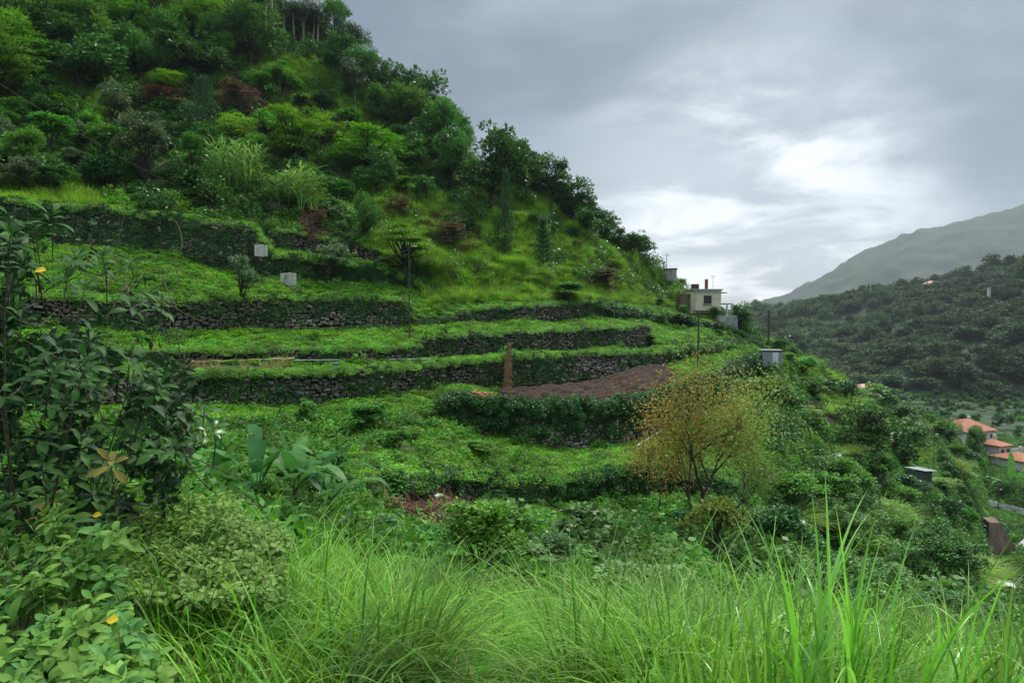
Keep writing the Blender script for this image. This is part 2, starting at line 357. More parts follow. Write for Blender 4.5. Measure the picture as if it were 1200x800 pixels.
front = int(np.where(SEG < 15)[0].max())
def ground_at(px, py):
    """the hillside point seen at a photo pixel"""
    j = np.clip(np.searchsorted(PX, px)-1, 0, NC-2); t = (px-PX[j])/(PX[j+1]-PX[j])
    col = G[:front+1, j]*(1-t)+G[:front+1, j+1]*t
    yy = proj(col)[1]
    k = np.where((yy[:-1] >= py) & (yy[1:] < py))[0]
    if len(k) == 0: return col[-1] if py < yy[-1] else col[0]
    k = k[0]; u = (yy[k]-py)/(yy[k]-yy[k+1]); return col[k]*(1-u)+col[k+1]*u
def depth_at(px, py): return float((ground_at(px, py)-CAM)@FW)

def inpoly(x, y, poly):
    r = np.zeros(x.shape, bool); n = len(poly)
    for a in range(n):
        x1, y1 = poly[a]; x2, y2 = poly[(a+1) % n]
        c = ((y1 > y) != (y2 > y)) & (x < (x2-x1)*(y-y1)/(y2-y1+1e-12)+x1)
        r ^= c
    return r
# quads of the sheet
def quads(G):
    a, b, c, d = G[:-1, :-1], G[:-1, 1:], G[1:, 1:], G[1:, :-1]
    nn = np.cross(b-a, d-a)+np.cross(d-c, b-c); ar = np.linalg.norm(nn, axis=-1)/2
    return (a, b, c, d), ar, norm(nn)
Q, QA, QN = quads(G)
QC = (Q[0]+Q[2])/2; qx, qy, qd = proj(QC)
QS = np.minimum(SEG[:-1], SEG[1:])[:, None]+0*qx; QS = np.where(np.isin(QS, [2, 4, 6, 8, 10, 12, 14]) & (SEG[:-1][:, None] % 2 == 1) & (SEG[1:][:, None] % 2 == 0), SEG[1:][:, None], QS)
QS = np.where((SEG[:-1][:, None] != SEG[1:][:, None]), np.maximum(SEG[:-1], SEG[1:])[:, None]-(SEG[1:] % 2 == 1)[:, None], QS)
VIS = (qx > -130) & (qx < 1330) & (qy < 900) & (qy > -160)
FAC = np.clip((QN*norm(CAM-QC)).sum(-1), -1, 1)
def sample(dens, r=rng):
    """random points of the sheet; dens is per quad, per square metre"""
    lam = QA*dens*VIS
    cnt = r.poisson(np.minimum(lam, 400)); I = np.repeat(np.arange(cnt.size), cnt.ravel())
    a, b, c, d = [q.reshape(-1, 3)[I] for q in Q]
    u = r.random((len(I), 1)); v = r.random((len(I), 1))
    p = (a*(1-u)+b*u)*(1-v)+(d*(1-u)+c*u)*v
    return p, QN.reshape(-1, 3)[I]

# ------------------------------------------------------------------ scattering of uncountable cover
def scatter_group():
    ng = bpy.data.node_groups.new('cover_scatter', 'GeometryNodeTree')
    ng.interface.new_socket('Geometry', in_out='INPUT', socket_type='NodeSocketGeometry')
    ng.interface.new_socket('Collection', in_out='INPUT', socket_type='NodeSocketCollection')
    ng.interface.new_socket('Geometry', in_out='OUTPUT', socket_type='NodeSocketGeometry')
    N, Lk = ng.nodes.new, ng.links.new
    gi, go = N('NodeGroupInput'), N('NodeGroupOutput')
    ci = N('GeometryNodeCollectionInfo'); ci.inputs['Separate Children'].default_value = True; ci.inputs['Reset Children'].default_value = True
    Lk(gi.outputs[1], ci.inputs[0])
    ip = N('GeometryNodeInstanceOnPoints'); ip.inputs['Pick Instance'].default_value = True
    def na(n, t):
        x = N('GeometryNodeInputNamedAttribute'); x.data_type = t; x.inputs[0].default_value = n; return x.outputs[0]
    Lk(gi.outputs[0], ip.inputs['Points']); Lk(ci.outputs[0], ip.inputs['Instance'])
    Lk(na('idx', 'INT'), ip.inputs['Instance Index'])
    e2r = N('FunctionNodeEulerToRotation'); Lk(na('rot', 'FLOAT_VECTOR'), e2r.inputs[0]); Lk(e2r.outputs[0], ip.inputs['Rotation'])
    Lk(na('scl', 'FLOAT_VECTOR'), ip.inputs['Scale']); Lk(ip.outputs[0], go.inputs[0])
    return ng
NG = scatter_group()
def eulers(nrm, tilt, r=rng):
    """euler xyz taking z to a blend of up and the surface normal, random spin"""
    n = len(nrm); z = norm(np.array([0, 0, 1.])*(1-tilt)+nrm*tilt+r.normal(0, .08, (n, 3)))
    a = r.uniform(0, 2*math.pi, n); x = np.stack([np.cos(a), np.sin(a), 0*a], -1); x = norm(x-(x*z).sum(-1, keepdims=True)*z); y = np.cross(z, x)
    # matrix columns x,y,z
    ry = -np.arcsin(np.clip(x[:, 2], -1, 1)); rx = np.arctan2(y[:, 2], z[:, 2]); rz = np.arctan2(x[:, 1], x[:, 0])
    return np.stack([rx, ry, rz], -1)
def stuff(name, p, nrm, protos, smin, smax, tilt=.3, r=rng, sz=None, label=None, cat=None):
    n = len(p)
    if n == 0: return None
    me = bpy.data.meshes.new(name); me.vertices.add(n); me.vertices.foreach_set('co', p.astype(np.float32).ravel())
    s = r.uniform(smin, smax, n)[:, None]*np.stack([np.ones(n), np.ones(n), r.uniform(.75, 1.25, n)], -1)
    if sz is not None: s = s*sz[:, None]
    for nm, t, v in (('rot', 'FLOAT_VECTOR', eulers(nrm, tilt, r)), ('scl', 'FLOAT_VECTOR', s)):
        a = me.attributes.new(nm, t, 'POINT'); a.data.foreach_set('vector', v.astype(np.float32).ravel())
    a = me.attributes.new('idx', 'INT', 'POINT'); a.data.foreach_set('value', r.integers(0, len(protos), n).astype(np.int32))
    o = bpy.data.objects.new(name, me); COL.objects.link(o)
    c = bpy.data.collections.new(name+'_kinds')
    for q in protos: c.objects.link(q)
    md = o.modifiers.new('scatter', 'NODES'); md.node_group = NG
    md[NG.interface.items_tree[2].identifier if NG.interface.items_tree[2].in_out == 'INPUT' else 'Socket_1'] = c
    tag(o, label, cat, kind='stuff'); print('stuff', name, n); return o

# ------------------------------------------------------------------ cover plants (kinds that get scattered)
def patch(mat, n, rad, h, leaf, T, upb=.6, seed=0, stems=False):
    r = np.random.default_rng(seed); mb = MB()
    a = r.uniform(0, 2*math.pi, n); q = rad*np.sqrt(r.random(n)); z = h*(r.random(n)**.7)*(1-.6*(q/rad)**2)
    p = np.stack([q*np.cos(a), q*np.sin(a), z], -1)
    d = rand_dirs(n, -.3, r)*np.array([1, 1, .5]); nn = rand_dirs(n, 0, r)*(1-upb)+np.array([0, 0, 1])*upb
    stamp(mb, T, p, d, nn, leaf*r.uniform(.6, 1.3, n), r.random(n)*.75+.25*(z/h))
    return mb.obj('patch', mat, link=False)
def tuft(mat, n, h, w, spread, bend, seg_=4, seed=0, fold=.2, lean=.35):
    r = np.random.default_rng(seed); mb = MB()
    Ts = [T_strip(w, seg_, b, fold, peak=.25) for b in (bend*.5, bend, bend*1.5)]
    for k, T in enumerate(Ts):
        m = n//3; a = r.uniform(0, 2*math.pi, m); q = spread*np.sqrt(r.random(m))
        p = np.stack([q*np.cos(a), q*np.sin(a), 0*a-.03], -1)
        a2 = a+r.normal(0, .8, m); ln = r.uniform(.02, lean, m)*2
        d = norm(np.stack([np.cos(a2)*ln, np.sin(a2)*ln, np.ones(m)], -1)); nn = np.stack([-np.cos(a2), -np.sin(a2), 0*a2+.3], -1)
        stamp(mb, T, p, d, nn, h*r.uniform(.5, 1.1, m), r.random(m))
    return mb.obj('tuft', mat, link=False)
TQ = T_quad(.75); TQn = T_quad(.35)
clover = [patch(M['clover'], 110, .42, .22, .10, TQ, .6, s) for s in range(4)]
weeds = [patch(M['weed'], 110, .45, .5, .15, TQ, .45, 10+s) for s in range(3)] + [patch(M['weed'], 80, .4, .6, .2, TQn, .4, 20), tuft(M['weed'], 60, .5, .03, .2, 1.6, 4, 30)]
ivys = [patch(M['ivy'], 90, .4, .22, .12, TQ, .5, 40+s) for s in range(3)]
hedges = [patch(M['hedge'], 130, .45, .6, .17, T_fold(.55), .35, 50+s) for s in range(3)]
sgrass = [tuft(M['slopegrass'], 75, .75, .028, .28, 1.5, 4, 60+s) for s in range(4)]
dgrass = [tuft(M['drygrass'], 60, .7, .025, .25, 1.8, 4, 70+s) for s in range(2)]
ferns = [patch(M['fern'], 120, .45, .35, .22, TQn, .4, 80+s) for s in range(2)]
lgrass = [tuft(M['grass'], 84, 1.0, .013, .15, 2.6, 8, 90+s, lean=.6) for s in range(4)]
lgrass2 = [tuft(M['grass'], 70, 1.2, .018, .14, 1.5, 7, 96+s, lean=.3) for s in range(2)]

for k_, (l_, w_) in ROADS.items(): QA = QA*(polydist(QC, l_)[0] > w_/2+.6)
HEAP = inpoly(qx, qy, [(455, 562), (560, 566), (575, 650), (450, 650)])
QA = QA*np.where(HEAP & (qd > 20) & (qy > 604), .25, 1)
nq = fbm(QC, .12, 3); nq2 = fbm(QC+50, .35, 3)
z0 = np.zeros_like(qx)
tread = np.isin(QS, [2, 4, 6, 8, 10, 12]); wallq = (QS % 2 == 1) & (QS < 15)
FIELD = [(583, 466), (590, 456), (640, 452), (700, 446), (745, 429), (775, 432), (795, 445), (760, 459), (700, 470), (640, 471)]
FIELD2 = [(935, 478), (950, 470), (978, 480), (985, 505), (960, 500)]
soil = inpoly(qx, qy, FIELD) | inpoly(qx, qy, FIELD2)
PATH = inpoly(qx, qy, [(190, 440), (340, 434), (340, 426), (190, 427)])
SG = [[(480, 312), (560, 262), (600, 225), (640, 228), (700, 268), (790, 330), (815, 362), (690, 352), (500, 356)], [(300, 60), (380, 75), (500, 150), (500, 200), (440, 215), (380, 185), (310, 120), (270, 40)], [(60, 95), (140, 100), (150, 150), (80, 135)], [(430, 215), (520, 235), (560, 300), (500, 330), (440, 300), (400, 250)],
      [(900, 400), (960, 425), (1060, 490), (1100, 540), (1060, 545), (960, 470)], [(0, 205), (130, 215), (120, 245), (0, 235)]]
sgm = np.any([inpoly(qx, qy, q) for q in SG], axis=0)
DF = [[(255, 85), (300, 92), (312, 140), (258, 132)], [(160, 92), (215, 92), (212, 125), (165, 118)], [(350, 240), (375, 250), (375, 285), (350, 275)], [(452, 225), (480, 232), (470, 262), (448, 255)], [(490, 245), (560, 262), (560, 300), (505, 290)], [(690, 300), (720, 305), (722, 345), (690, 335)], [(458, 565), (520, 570), (560, 600), (560, 632), (500, 620), (455, 600)]]
dfm = np.any([inpoly(qx, qy, q) for q in DF], axis=0)
nearmask = (QS == 0) & (qd < 21)
lawn = tread & ~soil & ~PATH & (qx < 905)
lowleft = (QS == 2) & (qx < 560) & (qy < 545)
d_clover = np.where(lawn & ~((QS == 2) & (qx < 330)), 9, 0)*np.where(lowleft, .5*(nq > -.35)+.5, 1)*np.where((qx > 905), .0, 1.0)
d_clover = d_clover + np.where((qx > 900) & (qy > 440) & (qy < 620) & (nq > -.05) & ~soil & (qx < 1060) & (QS <= 4), 7, 0)
stuff('ground_cover', *sample(d_clover), clover, .6, 1.3, .4, label='low bright green leafy cover on the terrace treads', cat='ground cover')
fgm = ((qx > 190) & (qy > np.interp(qx, [100, 250, 350, 480, 620, 700, 800, 1000, 1200], [735, 712, 695, 690, 728, 735, 750, 790, 815])-4)).astype(int)
d_weed = np.where((QS == 14) & ~soil, 3.0, 0)*np.clip(70/qd, .5, 1.2)+np.where((QS == 0) & ~nearmask & ~dfm, 6, 0)+np.where((QS == 2) & (qx < 560) & ((qy < 515) | (qx < 390)), 2.0, 0)+np.where((QS == 0) & nearmask & (qd > 9) & (fgm == 0), 10, 0)+np.where(tread & (qx > 900) & ~soil, 4, 0)+np.where(lawn, .5*(nq2 > 0), 0)
d_weed = d_weed*(qd > 9)*(1-.75*sgm)*(1-.8*dfm)
d_weed = d_weed+np.where((QS == 2) & (qx < 400) & (qd > 9), 3, 0)
stuff('undergrowth', *sample(d_weed), weeds, .6, 1.5, .35, label='mixed mid green weeds and herbs over the rough slope', cat='undergrowth')
scr = np.where(QS == 14, .30, 0)*(1-.7*sgm)+np.where((QS == 0) & ~nearmask & (qx > 380) & (qy > 635), .35, 0)+np.where((QS < 5) & (qx > 905) & (qd > 24), .3, 0)
scr = scr*~soil
scrub = [patch(M['hedge'], 260, .8, 1.1, .17, TQ, .35, 150), patch(M['acacia'], 260, .8, 1.0, .16, TQn, .5, 151), patch(M['weed'], 260, .8, 1.1, .17, TQ, .35, 152), patch(M['laurel'], 260, .7, 1.4, .16, TQ, .35, 153)]
stuff('scrub', *sample(scr*np.clip(1+1.5*nq2, .2, 2)), scrub, .7, 1.9, .3, label='tangled waist high scrub filling the steep slope between the trees', cat='scrub')
stuff('slope_grass', *sample(np.where(sgm & np.isin(QS, [14, 10, 12, 6, 4, 8]), 5.0, 0)+np.where(QS == 14, .5*(nq > .15), 0)), sgrass, .8, 1.7, .15, label='yellow green long grass on the upper slope', cat='grass')
stuff('dry_grass', *sample(np.where(inpoly(qx, qy, [(640, 325), (700, 330), (697, 352), (640, 352)]) | inpoly(qx, qy, [(318, 272), (440, 288), (440, 298), (330, 282)]), 4, 0)+np.where(PATH, 1.6, 0)), dgrass, .6, 1.3, .15, label='straw coloured dry grass along terrace lips', cat='grass')
stuff('dead_fern', *sample(np.where(dfm, 7, 0)), ferns, .6, 1.5, .6, label='rust brown dead bracken patches on the slope', cat='dead fern')
dW = z0.copy()
for k, (nm, dn) in {1: ('E', 12), 3: ('D', 14), 5: ('C', 8), 7: ('B', 7.5), 9: ('A', 7), 11: ('Z', 16), 13: ('Y', 16)}.items():
    dW = np.where(QS == k, dn*np.clip(.25+1.3*(nq2+.25), 0, 1.6), dW)
dW = np.where((QS == 3), dW*np.clip((1.2-(qy-470)/60)*1.4, .25, 1.5), dW)
dW = np.where((QS == 1) & (qx > 640), 22, dW); dW = np.where((QS == 11), 16+6*nq2, dW)
dW = np.where(inpoly(qx, qy, [(335, 368), (400, 372), (470, 368), (470, 392), (335, 392)]), dW*.1, dW)
ip_, in_ = sample(dW)
stuff('creeper', ip_ + in_*.18*np.sign((in_*(CAM-ip_)).sum(-1, keepdims=True)), in_*np.sign((in_*(CAM-ip_)).sum(-1, keepdims=True)), ivys, .6, 1.3, .85, label='dark ivy and creeper hanging over the terrace walls', cat='creeper')
# leafy fringes along the lips
def lip(nm, x0, x1, per_m, out=.15, up=.0, jit=.25, below=0.):
    pf, pc = wallpos[nm]; m = (PX >= x0) & (PX <= x1); c = pc[m].copy(); f = pf[m]; 
    L = np.concatenate([[0], np.cumsum(np.linalg.norm(np.diff(c, axis=0), axis=1))]); n = int(L[-1]*per_m)
    s_ = rng.uniform(0, L[-1], n); t = rng.random(n)[:, None]*below
    q = np.stack([np.interp(s_, L, c[:, k]) for k in range(3)], -1); qf = np.stack([np.interp(s_, L, f[:, k]) for k in range(3)], -1)
    tw = norm(CAM-q)*np.array([1, 1, 0]); q = q*(1-t)+qf*t + tw*out + rng.normal(0, jit, (n, 3))*np.array([1, 1, .4]); q[:, 2] += up
    return q, norm(tw+np.array([0, 0, .6]))
def cat_(*a): return np.concatenate([x[0] for x in a]), np.concatenate([x[1] for x in a])
stuff('terrace_lip_cover', *cat_(lip('E', 395, 880, 9, .1, 0), lip('C', -60, 520, 10, .15), lip('C', 520, 880, 7, .12), lip('B', 100, 490, 8), lip('B', 500, 765, 6, .1), lip('A', 0, 470, 7, .1), lip('A', 520, 880, 7, .1), lip('Z', 0, 500, 6), lip('Y', 320, 480, 5)), clover, .5, 1.1, .6, label='bright leaves spilling over the terrace lips', cat='ground cover')
stuff('terrace_hedge', *cat_(lip('D', 518, 905, 11, .3, .1, .25, .35), lip('D', 518, 905, 5, .35, -.3, .25, .7), lip('E', 640, 880, 7, .3, -.1, .35, .6), lip('E', 440, 530, 5, .2, 0, .3, .4), lip('C', 780, 905, 9, .2, -.1, .25, .7), lip('A', 700, 880, 8, .2, -.1, .25, .7)), hedges, .6, 1.2, .5, label='dark leafy growth along the lip of the lower walls', cat='hedge plants')
# foreground grass
gx = np.interp(qx, [-200, 90, 200, 330, 800, 1400], [0, .05, .6, 1, 1, 1])
fg = np.where((QS == 0) & (qd < 24) & (qd > 1.7), 1, 0)*gx*(qy > np.interp(qx, [100, 250, 350, 480, 620, 700, 800, 1000, 1200], [735, 712, 695, 690, 728, 735, 750, 790, 815]))
stuff('long_grass', *sample(fg*np.clip(9*(8/np.maximum(qd, 2))**.5, 5, 12)*np.clip(.9+1.6*fbm(QC, .7, 2), .05, 1.6)), lgrass, .7, 1.5, .12, label='long arching pale green grass on the near bank', cat='grass')
stuff('tall_grass', *sample(fg*np.where(qx > 760, 2.0, .3)*(qd < 14)), lgrass2, .6, 1.1, .05, label='taller broad bladed grass on the near bank', cat='grass')
stuff('near_weeds', *sample(fg*4*(nq2 > -.1)*(qd > 2.5)), [patch(M['weed'], 160, .22, .5, .055, T_fold(.6), .5, 200+s) for s in range(3)], .6, 1.1, .2, label='leafy weeds growing between the long grass on the near bank', cat='weeds')
stuff('straw', *sample(fg*1.3*(qd > 2.5)), dgrass, .7, 1.1, .1, label='scattered dead straw in the long grass', cat='straw')
# ------------------------------------------------------------------ dry stone terrace walls, each a thing
def rock_template(seed):
    r = np.random.default_rng(seed); V = []
    for a in (-1, 1):
        for b in (-1, 1):
            for c in (-1, 1):
                V.append((a*.46, b*.5, c*.46))
    # box with chamfered front: 8 corners + inset front ring
    V = np.array(V)*r.uniform(.78, 1.05, (8, 1))
    fr = np.array([(-.3, -.62, -.3), (.3, -.62, -.3), (.3, -.62, .3), (-.3, -.62, .3)])*r.uniform(.7, 1.1, (4, 3))
    V = np.concatenate([V, fr])
    # index: 0(-,-,-)1(-,-,+)2(-,+,-)3(-,+,+)4(+,-,-)5(+,-,+)6(+,+,-)7(+,+,+)
    Fq = [(8, 9, 10, 11), (0, 4, 9, 8), (4, 5, 10, 9), (5, 1, 11, 10), (1, 0, 8, 11), (0, 1, 3, 2), (4, 6, 7, 5), (0, 2, 6, 4), (1, 5, 7, 3)]
    return V, np.array(Fq)
ROCK = [rock_template(s) for s in range(6)]
def stone_wall(nm, x0, x1, label, size=.4, bright=None):
    pf, pc = wallpos[nm]; m = (PX >= x0) & (PX <= x1); f, c = pf[m], pc[m]
    L = np.concatenate([[0], np.cumsum(np.linalg.norm(np.diff(f[:, :2], axis=0), axis=1))])
    size *= .95; mb = MB(); out = norm((CAM-f)*np.array([1, 1, 0]))
    tg = np.gradient(f, axis=0)*np.array([1, 1, 0]); tg = norm(tg); nrm = np.stack([tg[:, 1], -tg[:, 0], 0*tg[:, 0]], -1); nrm *= np.sign((nrm*out).sum(-1, keepdims=True))
    # dark core
    k = len(f); q0 = f+nrm*.10-np.array([0, 0, .3]); q1 = c+nrm*.10-np.array([0, 0, .05]); q2 = c-nrm*.4-np.array([0, 0, .06]); 
    V = np.concatenate([q0, q1, q2]); i = np.arange(k-1)
    mb.add(V, np.concatenate([np.stack([i, i+1, i+1+k, i+k], -1), np.stack([i+k, i+1+k, i+1+2*k, i+2*k], -1)]), .3, 1)
    H = (c-f)[:, 2]; hmax = H.max(); z = -.15; row = 0
    while z < hmax:
        rh = rng.uniform(.45, .8)*size; s = rng.uniform(0, .3)
        while s < L[-1]:
            w = size*rng.uniform(.5, 1.7); sm = s+w/2; s += w
            h = np.interp(sm, L, H)
            if z+rh*.6 > h: continue
            t = (z+rh/2)/max(h, .1)
            a = np.array([np.interp(sm, L, f[:, q]) for q in range(3)]); b = np.array([np.interp(sm, L, c[:, q]) for q in range(3)])
            pos = a*(1-t)+b*t; n_ = np.array([np.interp(sm, L, nrm[:, q]) for q in range(3)]); n_ /= np.linalg.norm(n_)
            T = ROCK[rng.integers(6)]; V = T[0]*np.array([w*.9, size*.9, rh*rng.uniform(.7, 1.25)]); an = rng.normal(0, .16); pos = pos+[0, 0, rng.normal(0, .05)]
            V = V @ np.array([[math.cos(an), 0, math.sin(an)], [0, 1, 0], [-math.sin(an), 0, math.cos(an)]])
            tx = np.array([n_[1]*-1, n_[0], 0]); Wd = V[:, :1]*(-tx)+V[:, 1:2]*(-n_)+V[:, 2:3]*np.array([0, 0, 1.])
            px_, py_, _ = proj(pos); rn = rng.random()*.75
            if bright is not None and inpoly(np.array(px_), np.array(py_), bright): rn = rng.uniform(.5, 1.05)
            mb.add(pos+n_*(.12+rng.normal(0, .05))+Wd, T[1], rn, 0)
        z += rh
    o = mb.obj('terrace_wall', [M['stone'], M['joint']]); tag(o, label, 'stone wall', 'dry stone terrace walls'); return o  
stone_wall('A', -60, 472, 'long dry stone wall below the two white boards, its pale stones bared at the right', .42, [(335, 365), (400, 366), (470, 372), (470, 395), (335, 392)])
stone_wall('A', 520, 720, 'low mossy stone wall right under the long yellow green grass slope', .36)
stone_wall('B', -60, 496, 'low half overgrown stone wall between the lamp pole and the left edge, above the bamboo rail', .34)
stone_wall('B', 500, 762, 'grey stone wall above the brown stalk bundle, ending in a square corner', .36)
stone_wall('C', -60, 519, 'mossy stone wall below the bamboo rail and the blue bucket', .40)
stone_wall('C', 521, 800, 'stone wall directly behind the ploughed field and the stalk bundle', .36, [(640, 428), (740, 418), (740, 440), (640, 448)])
stone_wall('D', 520, 850, 'tall leafy topped stone wall holding up the ploughed field', .40, [(620, 495), (740, 495), (740, 525), (600, 522)])
stone_wall('E', 384, 878, 'lowest dark stone wall under the bright green lawn, behind the rubbish heap', .30)
stone_wall('Z', -60, 316, 'creeper covered bank wall highest on the left above the mown terrace', .45)
stone_wall('Y', 324, 486, 'ivy covered terrace wall with straw coloured grass along its top', .4)

# ------------------------------------------------------------------ trees and shrubs: kinds, unit height and unit crown width
def clumps(mb, C, Rr, n, leaf, T, flat, r, up=.45, droop=0., mat=0, ctr=np.array([0, 0, .4]), W=1., hz=.0):
    """leaf clumps around centres C; shading normals follow the clump"""
    k = len(C); Cn = np.repeat(C, n, 0); m = k*n; rad = np.repeat(np.broadcast_to(Rr, (k,)), n)[:, None]
    d = rand_dirs(m, -.45, r); q = r.random((m, 1))**.35
    p = Cn + d*q*rad*np.array([1, 1, flat])
    out = norm(Cn-ctr); nn = norm(d*.7+out*.35+np.array([0, 0, up])+r.normal(0, .25, (m, 3)))
    dr = norm(d*np.array([1, 1, .3])+out*.3+r.normal(0, .45, (m, 3))*np.array([1, 1, 1-hz])-np.array([0, 0, droop]))
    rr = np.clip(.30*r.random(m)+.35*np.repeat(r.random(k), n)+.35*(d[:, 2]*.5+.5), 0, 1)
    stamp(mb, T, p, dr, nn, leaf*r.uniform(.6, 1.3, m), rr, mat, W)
def limbs(mb, base_z, C, r, rad=.022, bend=.12, n=5, mat=0, start=None):
    for c in C:
        z = min(base_z*r.uniform(.5, 1.1), c[2]*.8); a = np.array([0, 0, z]) if start is None else start(c)
        mid = a*.45+c*.55-np.array([0, 0, bend*np.linalg.norm(c[:2]-a[:2])])+r.normal(0, .015, 3)
        t = np.linspace(0, 1, 6)[:, None]; pts = a*(1-t)**2+2*mid*t*(1-t)+c*t*t
        tube(mb, pts, np.linspace(rad*.6, rad*.15, 6), n, mat)
def shell(n, c, rad, r, inner=.6, zmin=-.5):
    d = rand_dirs(n, zmin, r); return np.array(c)+d*np.array(rad)*r.uniform(inner, 1, (n, 1))
def lumpy(n, c, rad, r, lobes=8, inner=.55, zmin=-.5):
    """clump centres gathered on a few uneven lobes of one crown"""
    L = shell(lobes, c, np.array(rad)*.66, r, .55, zmin); out = []
    for l in L: out.append(shell(n//lobes, l, np.array(rad)*r.uniform(.24, .52), r, inner, -.4))
    return np.concatenate(out)
def trunk(mb, h, rad, r, n=8, lean=.04):
    t = np.linspace(0, 1, 8); w = np.cumsum(r.normal(0, lean/3, (8, 2)), 0)*t[:, None]
    tube(mb, np.stack([w[:, 0], w[:, 1], t*h-.05], -1), rad*(1-.65*t)*(1+.5*np.exp(-t*9)), n)
TN = T_quad(.30); TW = T_quad(.6); TF = T_fold(.42); TF2 = T_fold(.6)
KINDS = {}
def kind(name, nvar, fn, leafm, barkm):
    v = []
    for s in range(nvar):
        r = np.random.default_rng(abs(hash(name)) % 1 + sum(map(ord, name))*13+s); lm, tm = MB(), MB(); fn(lm, tm, r)
        v.append((lm.mesh(name+'_crown', leafm), tm.mesh(name+'_trunk', barkm, True)))
    KINDS[name] = v
def k_broad(lm, tm, r):
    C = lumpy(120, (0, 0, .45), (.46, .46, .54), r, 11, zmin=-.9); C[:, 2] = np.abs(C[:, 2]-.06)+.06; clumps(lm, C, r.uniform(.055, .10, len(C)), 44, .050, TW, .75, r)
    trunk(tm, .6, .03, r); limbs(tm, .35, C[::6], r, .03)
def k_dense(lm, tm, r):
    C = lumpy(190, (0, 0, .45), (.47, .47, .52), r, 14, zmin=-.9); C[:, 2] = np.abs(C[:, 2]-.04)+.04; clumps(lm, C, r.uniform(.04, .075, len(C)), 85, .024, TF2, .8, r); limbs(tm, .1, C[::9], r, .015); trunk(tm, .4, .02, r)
def k_acacia(lm, tm, r):
    C = lumpy(96, (0, 0, .44), (.48, .48, .50), r, 10, zmin=-.8); C[:, 2] = np.abs(C[:, 2]-.08)+.08; C[:, 2] = np.round(C[:, 2]*9+r.normal(0, .15, len(C)))/9
    clumps(lm, C, r.uniform(.08, .14, len(C)), 62, .050, TN, .28, r, .9, .1, hz=.6)
    trunk(tm, .6, .025, r); limbs(tm, .3, C[::5], r, .03)
def k_round(lm, tm, r):
    C = lumpy(70, (0, 0, .5), (.42, .42, .46), r, 7); C[:, 2] = np.abs(C[:, 2]); clumps(lm, C, r.uniform(.06, .12, len(C)), 50, .050, TW, .8, r)
    trunk(tm, .5, .03, r); limbs(tm, .12, C[::6], r, .02)
def k_feather(lm, tm, r):
    C = lumpy(96, (0, 0, .44), (.42, .42, .50), r, 8, zmin=-.9); C[:, 2] = np.abs(C[:, 2])
    clumps(lm, C, r.uniform(.06, .11, len(C)), 56, .065, TN, 1.1, r, .3, -.35)
    trunk(tm, .5, .025, r); limbs(tm, .15, C[::7], r, .02)
def k_conifer(lm, tm, r):
    z = np.linspace(.06, .97, 80); a = r.uniform(0, 6.28, 80); q = (.42*(1-z)**.55*(1-np.exp(-z*9)))*r.uniform(.45, 1.05, 80)
    C = np.stack([q*np.cos(a), q*np.sin(a), z], -1); clumps(lm, C, .085*(1.25-z*.6), 62, .045, TN, 1.3, r, .2, -.6)
    trunk(tm, .95, .03, r); limbs(tm, .1, C[::9], r, .015, start=lambda c: np.array([0, 0, c[2]*.8]))
def k_pine(lm, tm, r):
    C = []
    for z in np.linspace(.14, .95, 9):
        for a in r.uniform(0, 6.28)+np.arange(6)*1.05:
            L = .44*(1-z)**.8+.03
            for f in (.4, .7, 1): C.append((L*f*math.cos(a), L*f*math.sin(a), z+.07*f*f))
        
    C = np.array(C); clumps(lm, C, .045, 34, .045, TN, 1.0, r, .3, -.7); trunk(tm, .97, .022, r, lean=.02)
    limbs(tm, 0, C[2::3], r, .012, -.1, start=lambda c: np.array([0, 0, c[2]-.07]))
def k_euca(lm, tm, r):
    C = lumpy(96, (0, 0, .60), (.42, .42, .42), r, 11, zmin=-.9); C[:, 2] = np.abs(C[:, 2]-.1)+.1; clumps(lm, C, r.uniform(.06, .11, len(C)), 80, .046, TN, 1.1, r, .3, .8)
    trunk(tm, .85, .016, r, lean=.06); limbs(tm, .6, C[::5], r, .02, -.05)
def k_gum(lm, tm, r):
    C = lumpy(60, (0, 0, .84), (.42, .42, .16), r, 6, zmin=-.8); clumps(lm, C, r.uniform(.05, .10, len(C)), 60, .042, TN, .8, r, .3, .8)
    trunk(tm, .92, .028, r, lean=.05); limbs(tm, .7, C[::4], r, .02, -.05)
def k_sparse(lm, tm, r):
    C = lumpy(46, (0, 0, .62), (.45, .45, .36), r, 7, .7); clumps(lm, C, .065, 26, .07, TF, .8, r, .5, .1)
    trunk(tm, .4, .03, r); limbs(tm, .4, C[::2], r, .022)
def k_herb(lm, tm, r):
    C = lumpy(56, (0, 0, .48), (.44, .44, .46), r, 6, .6); C[:, 2] = np.abs(C[:, 2]); clumps(lm, C, .09, 44, .075, TF2, .7, r, .6, .25)
    limbs(tm, .04, C[::3], r, .016)
    trunk(tm, .3, .02, r)
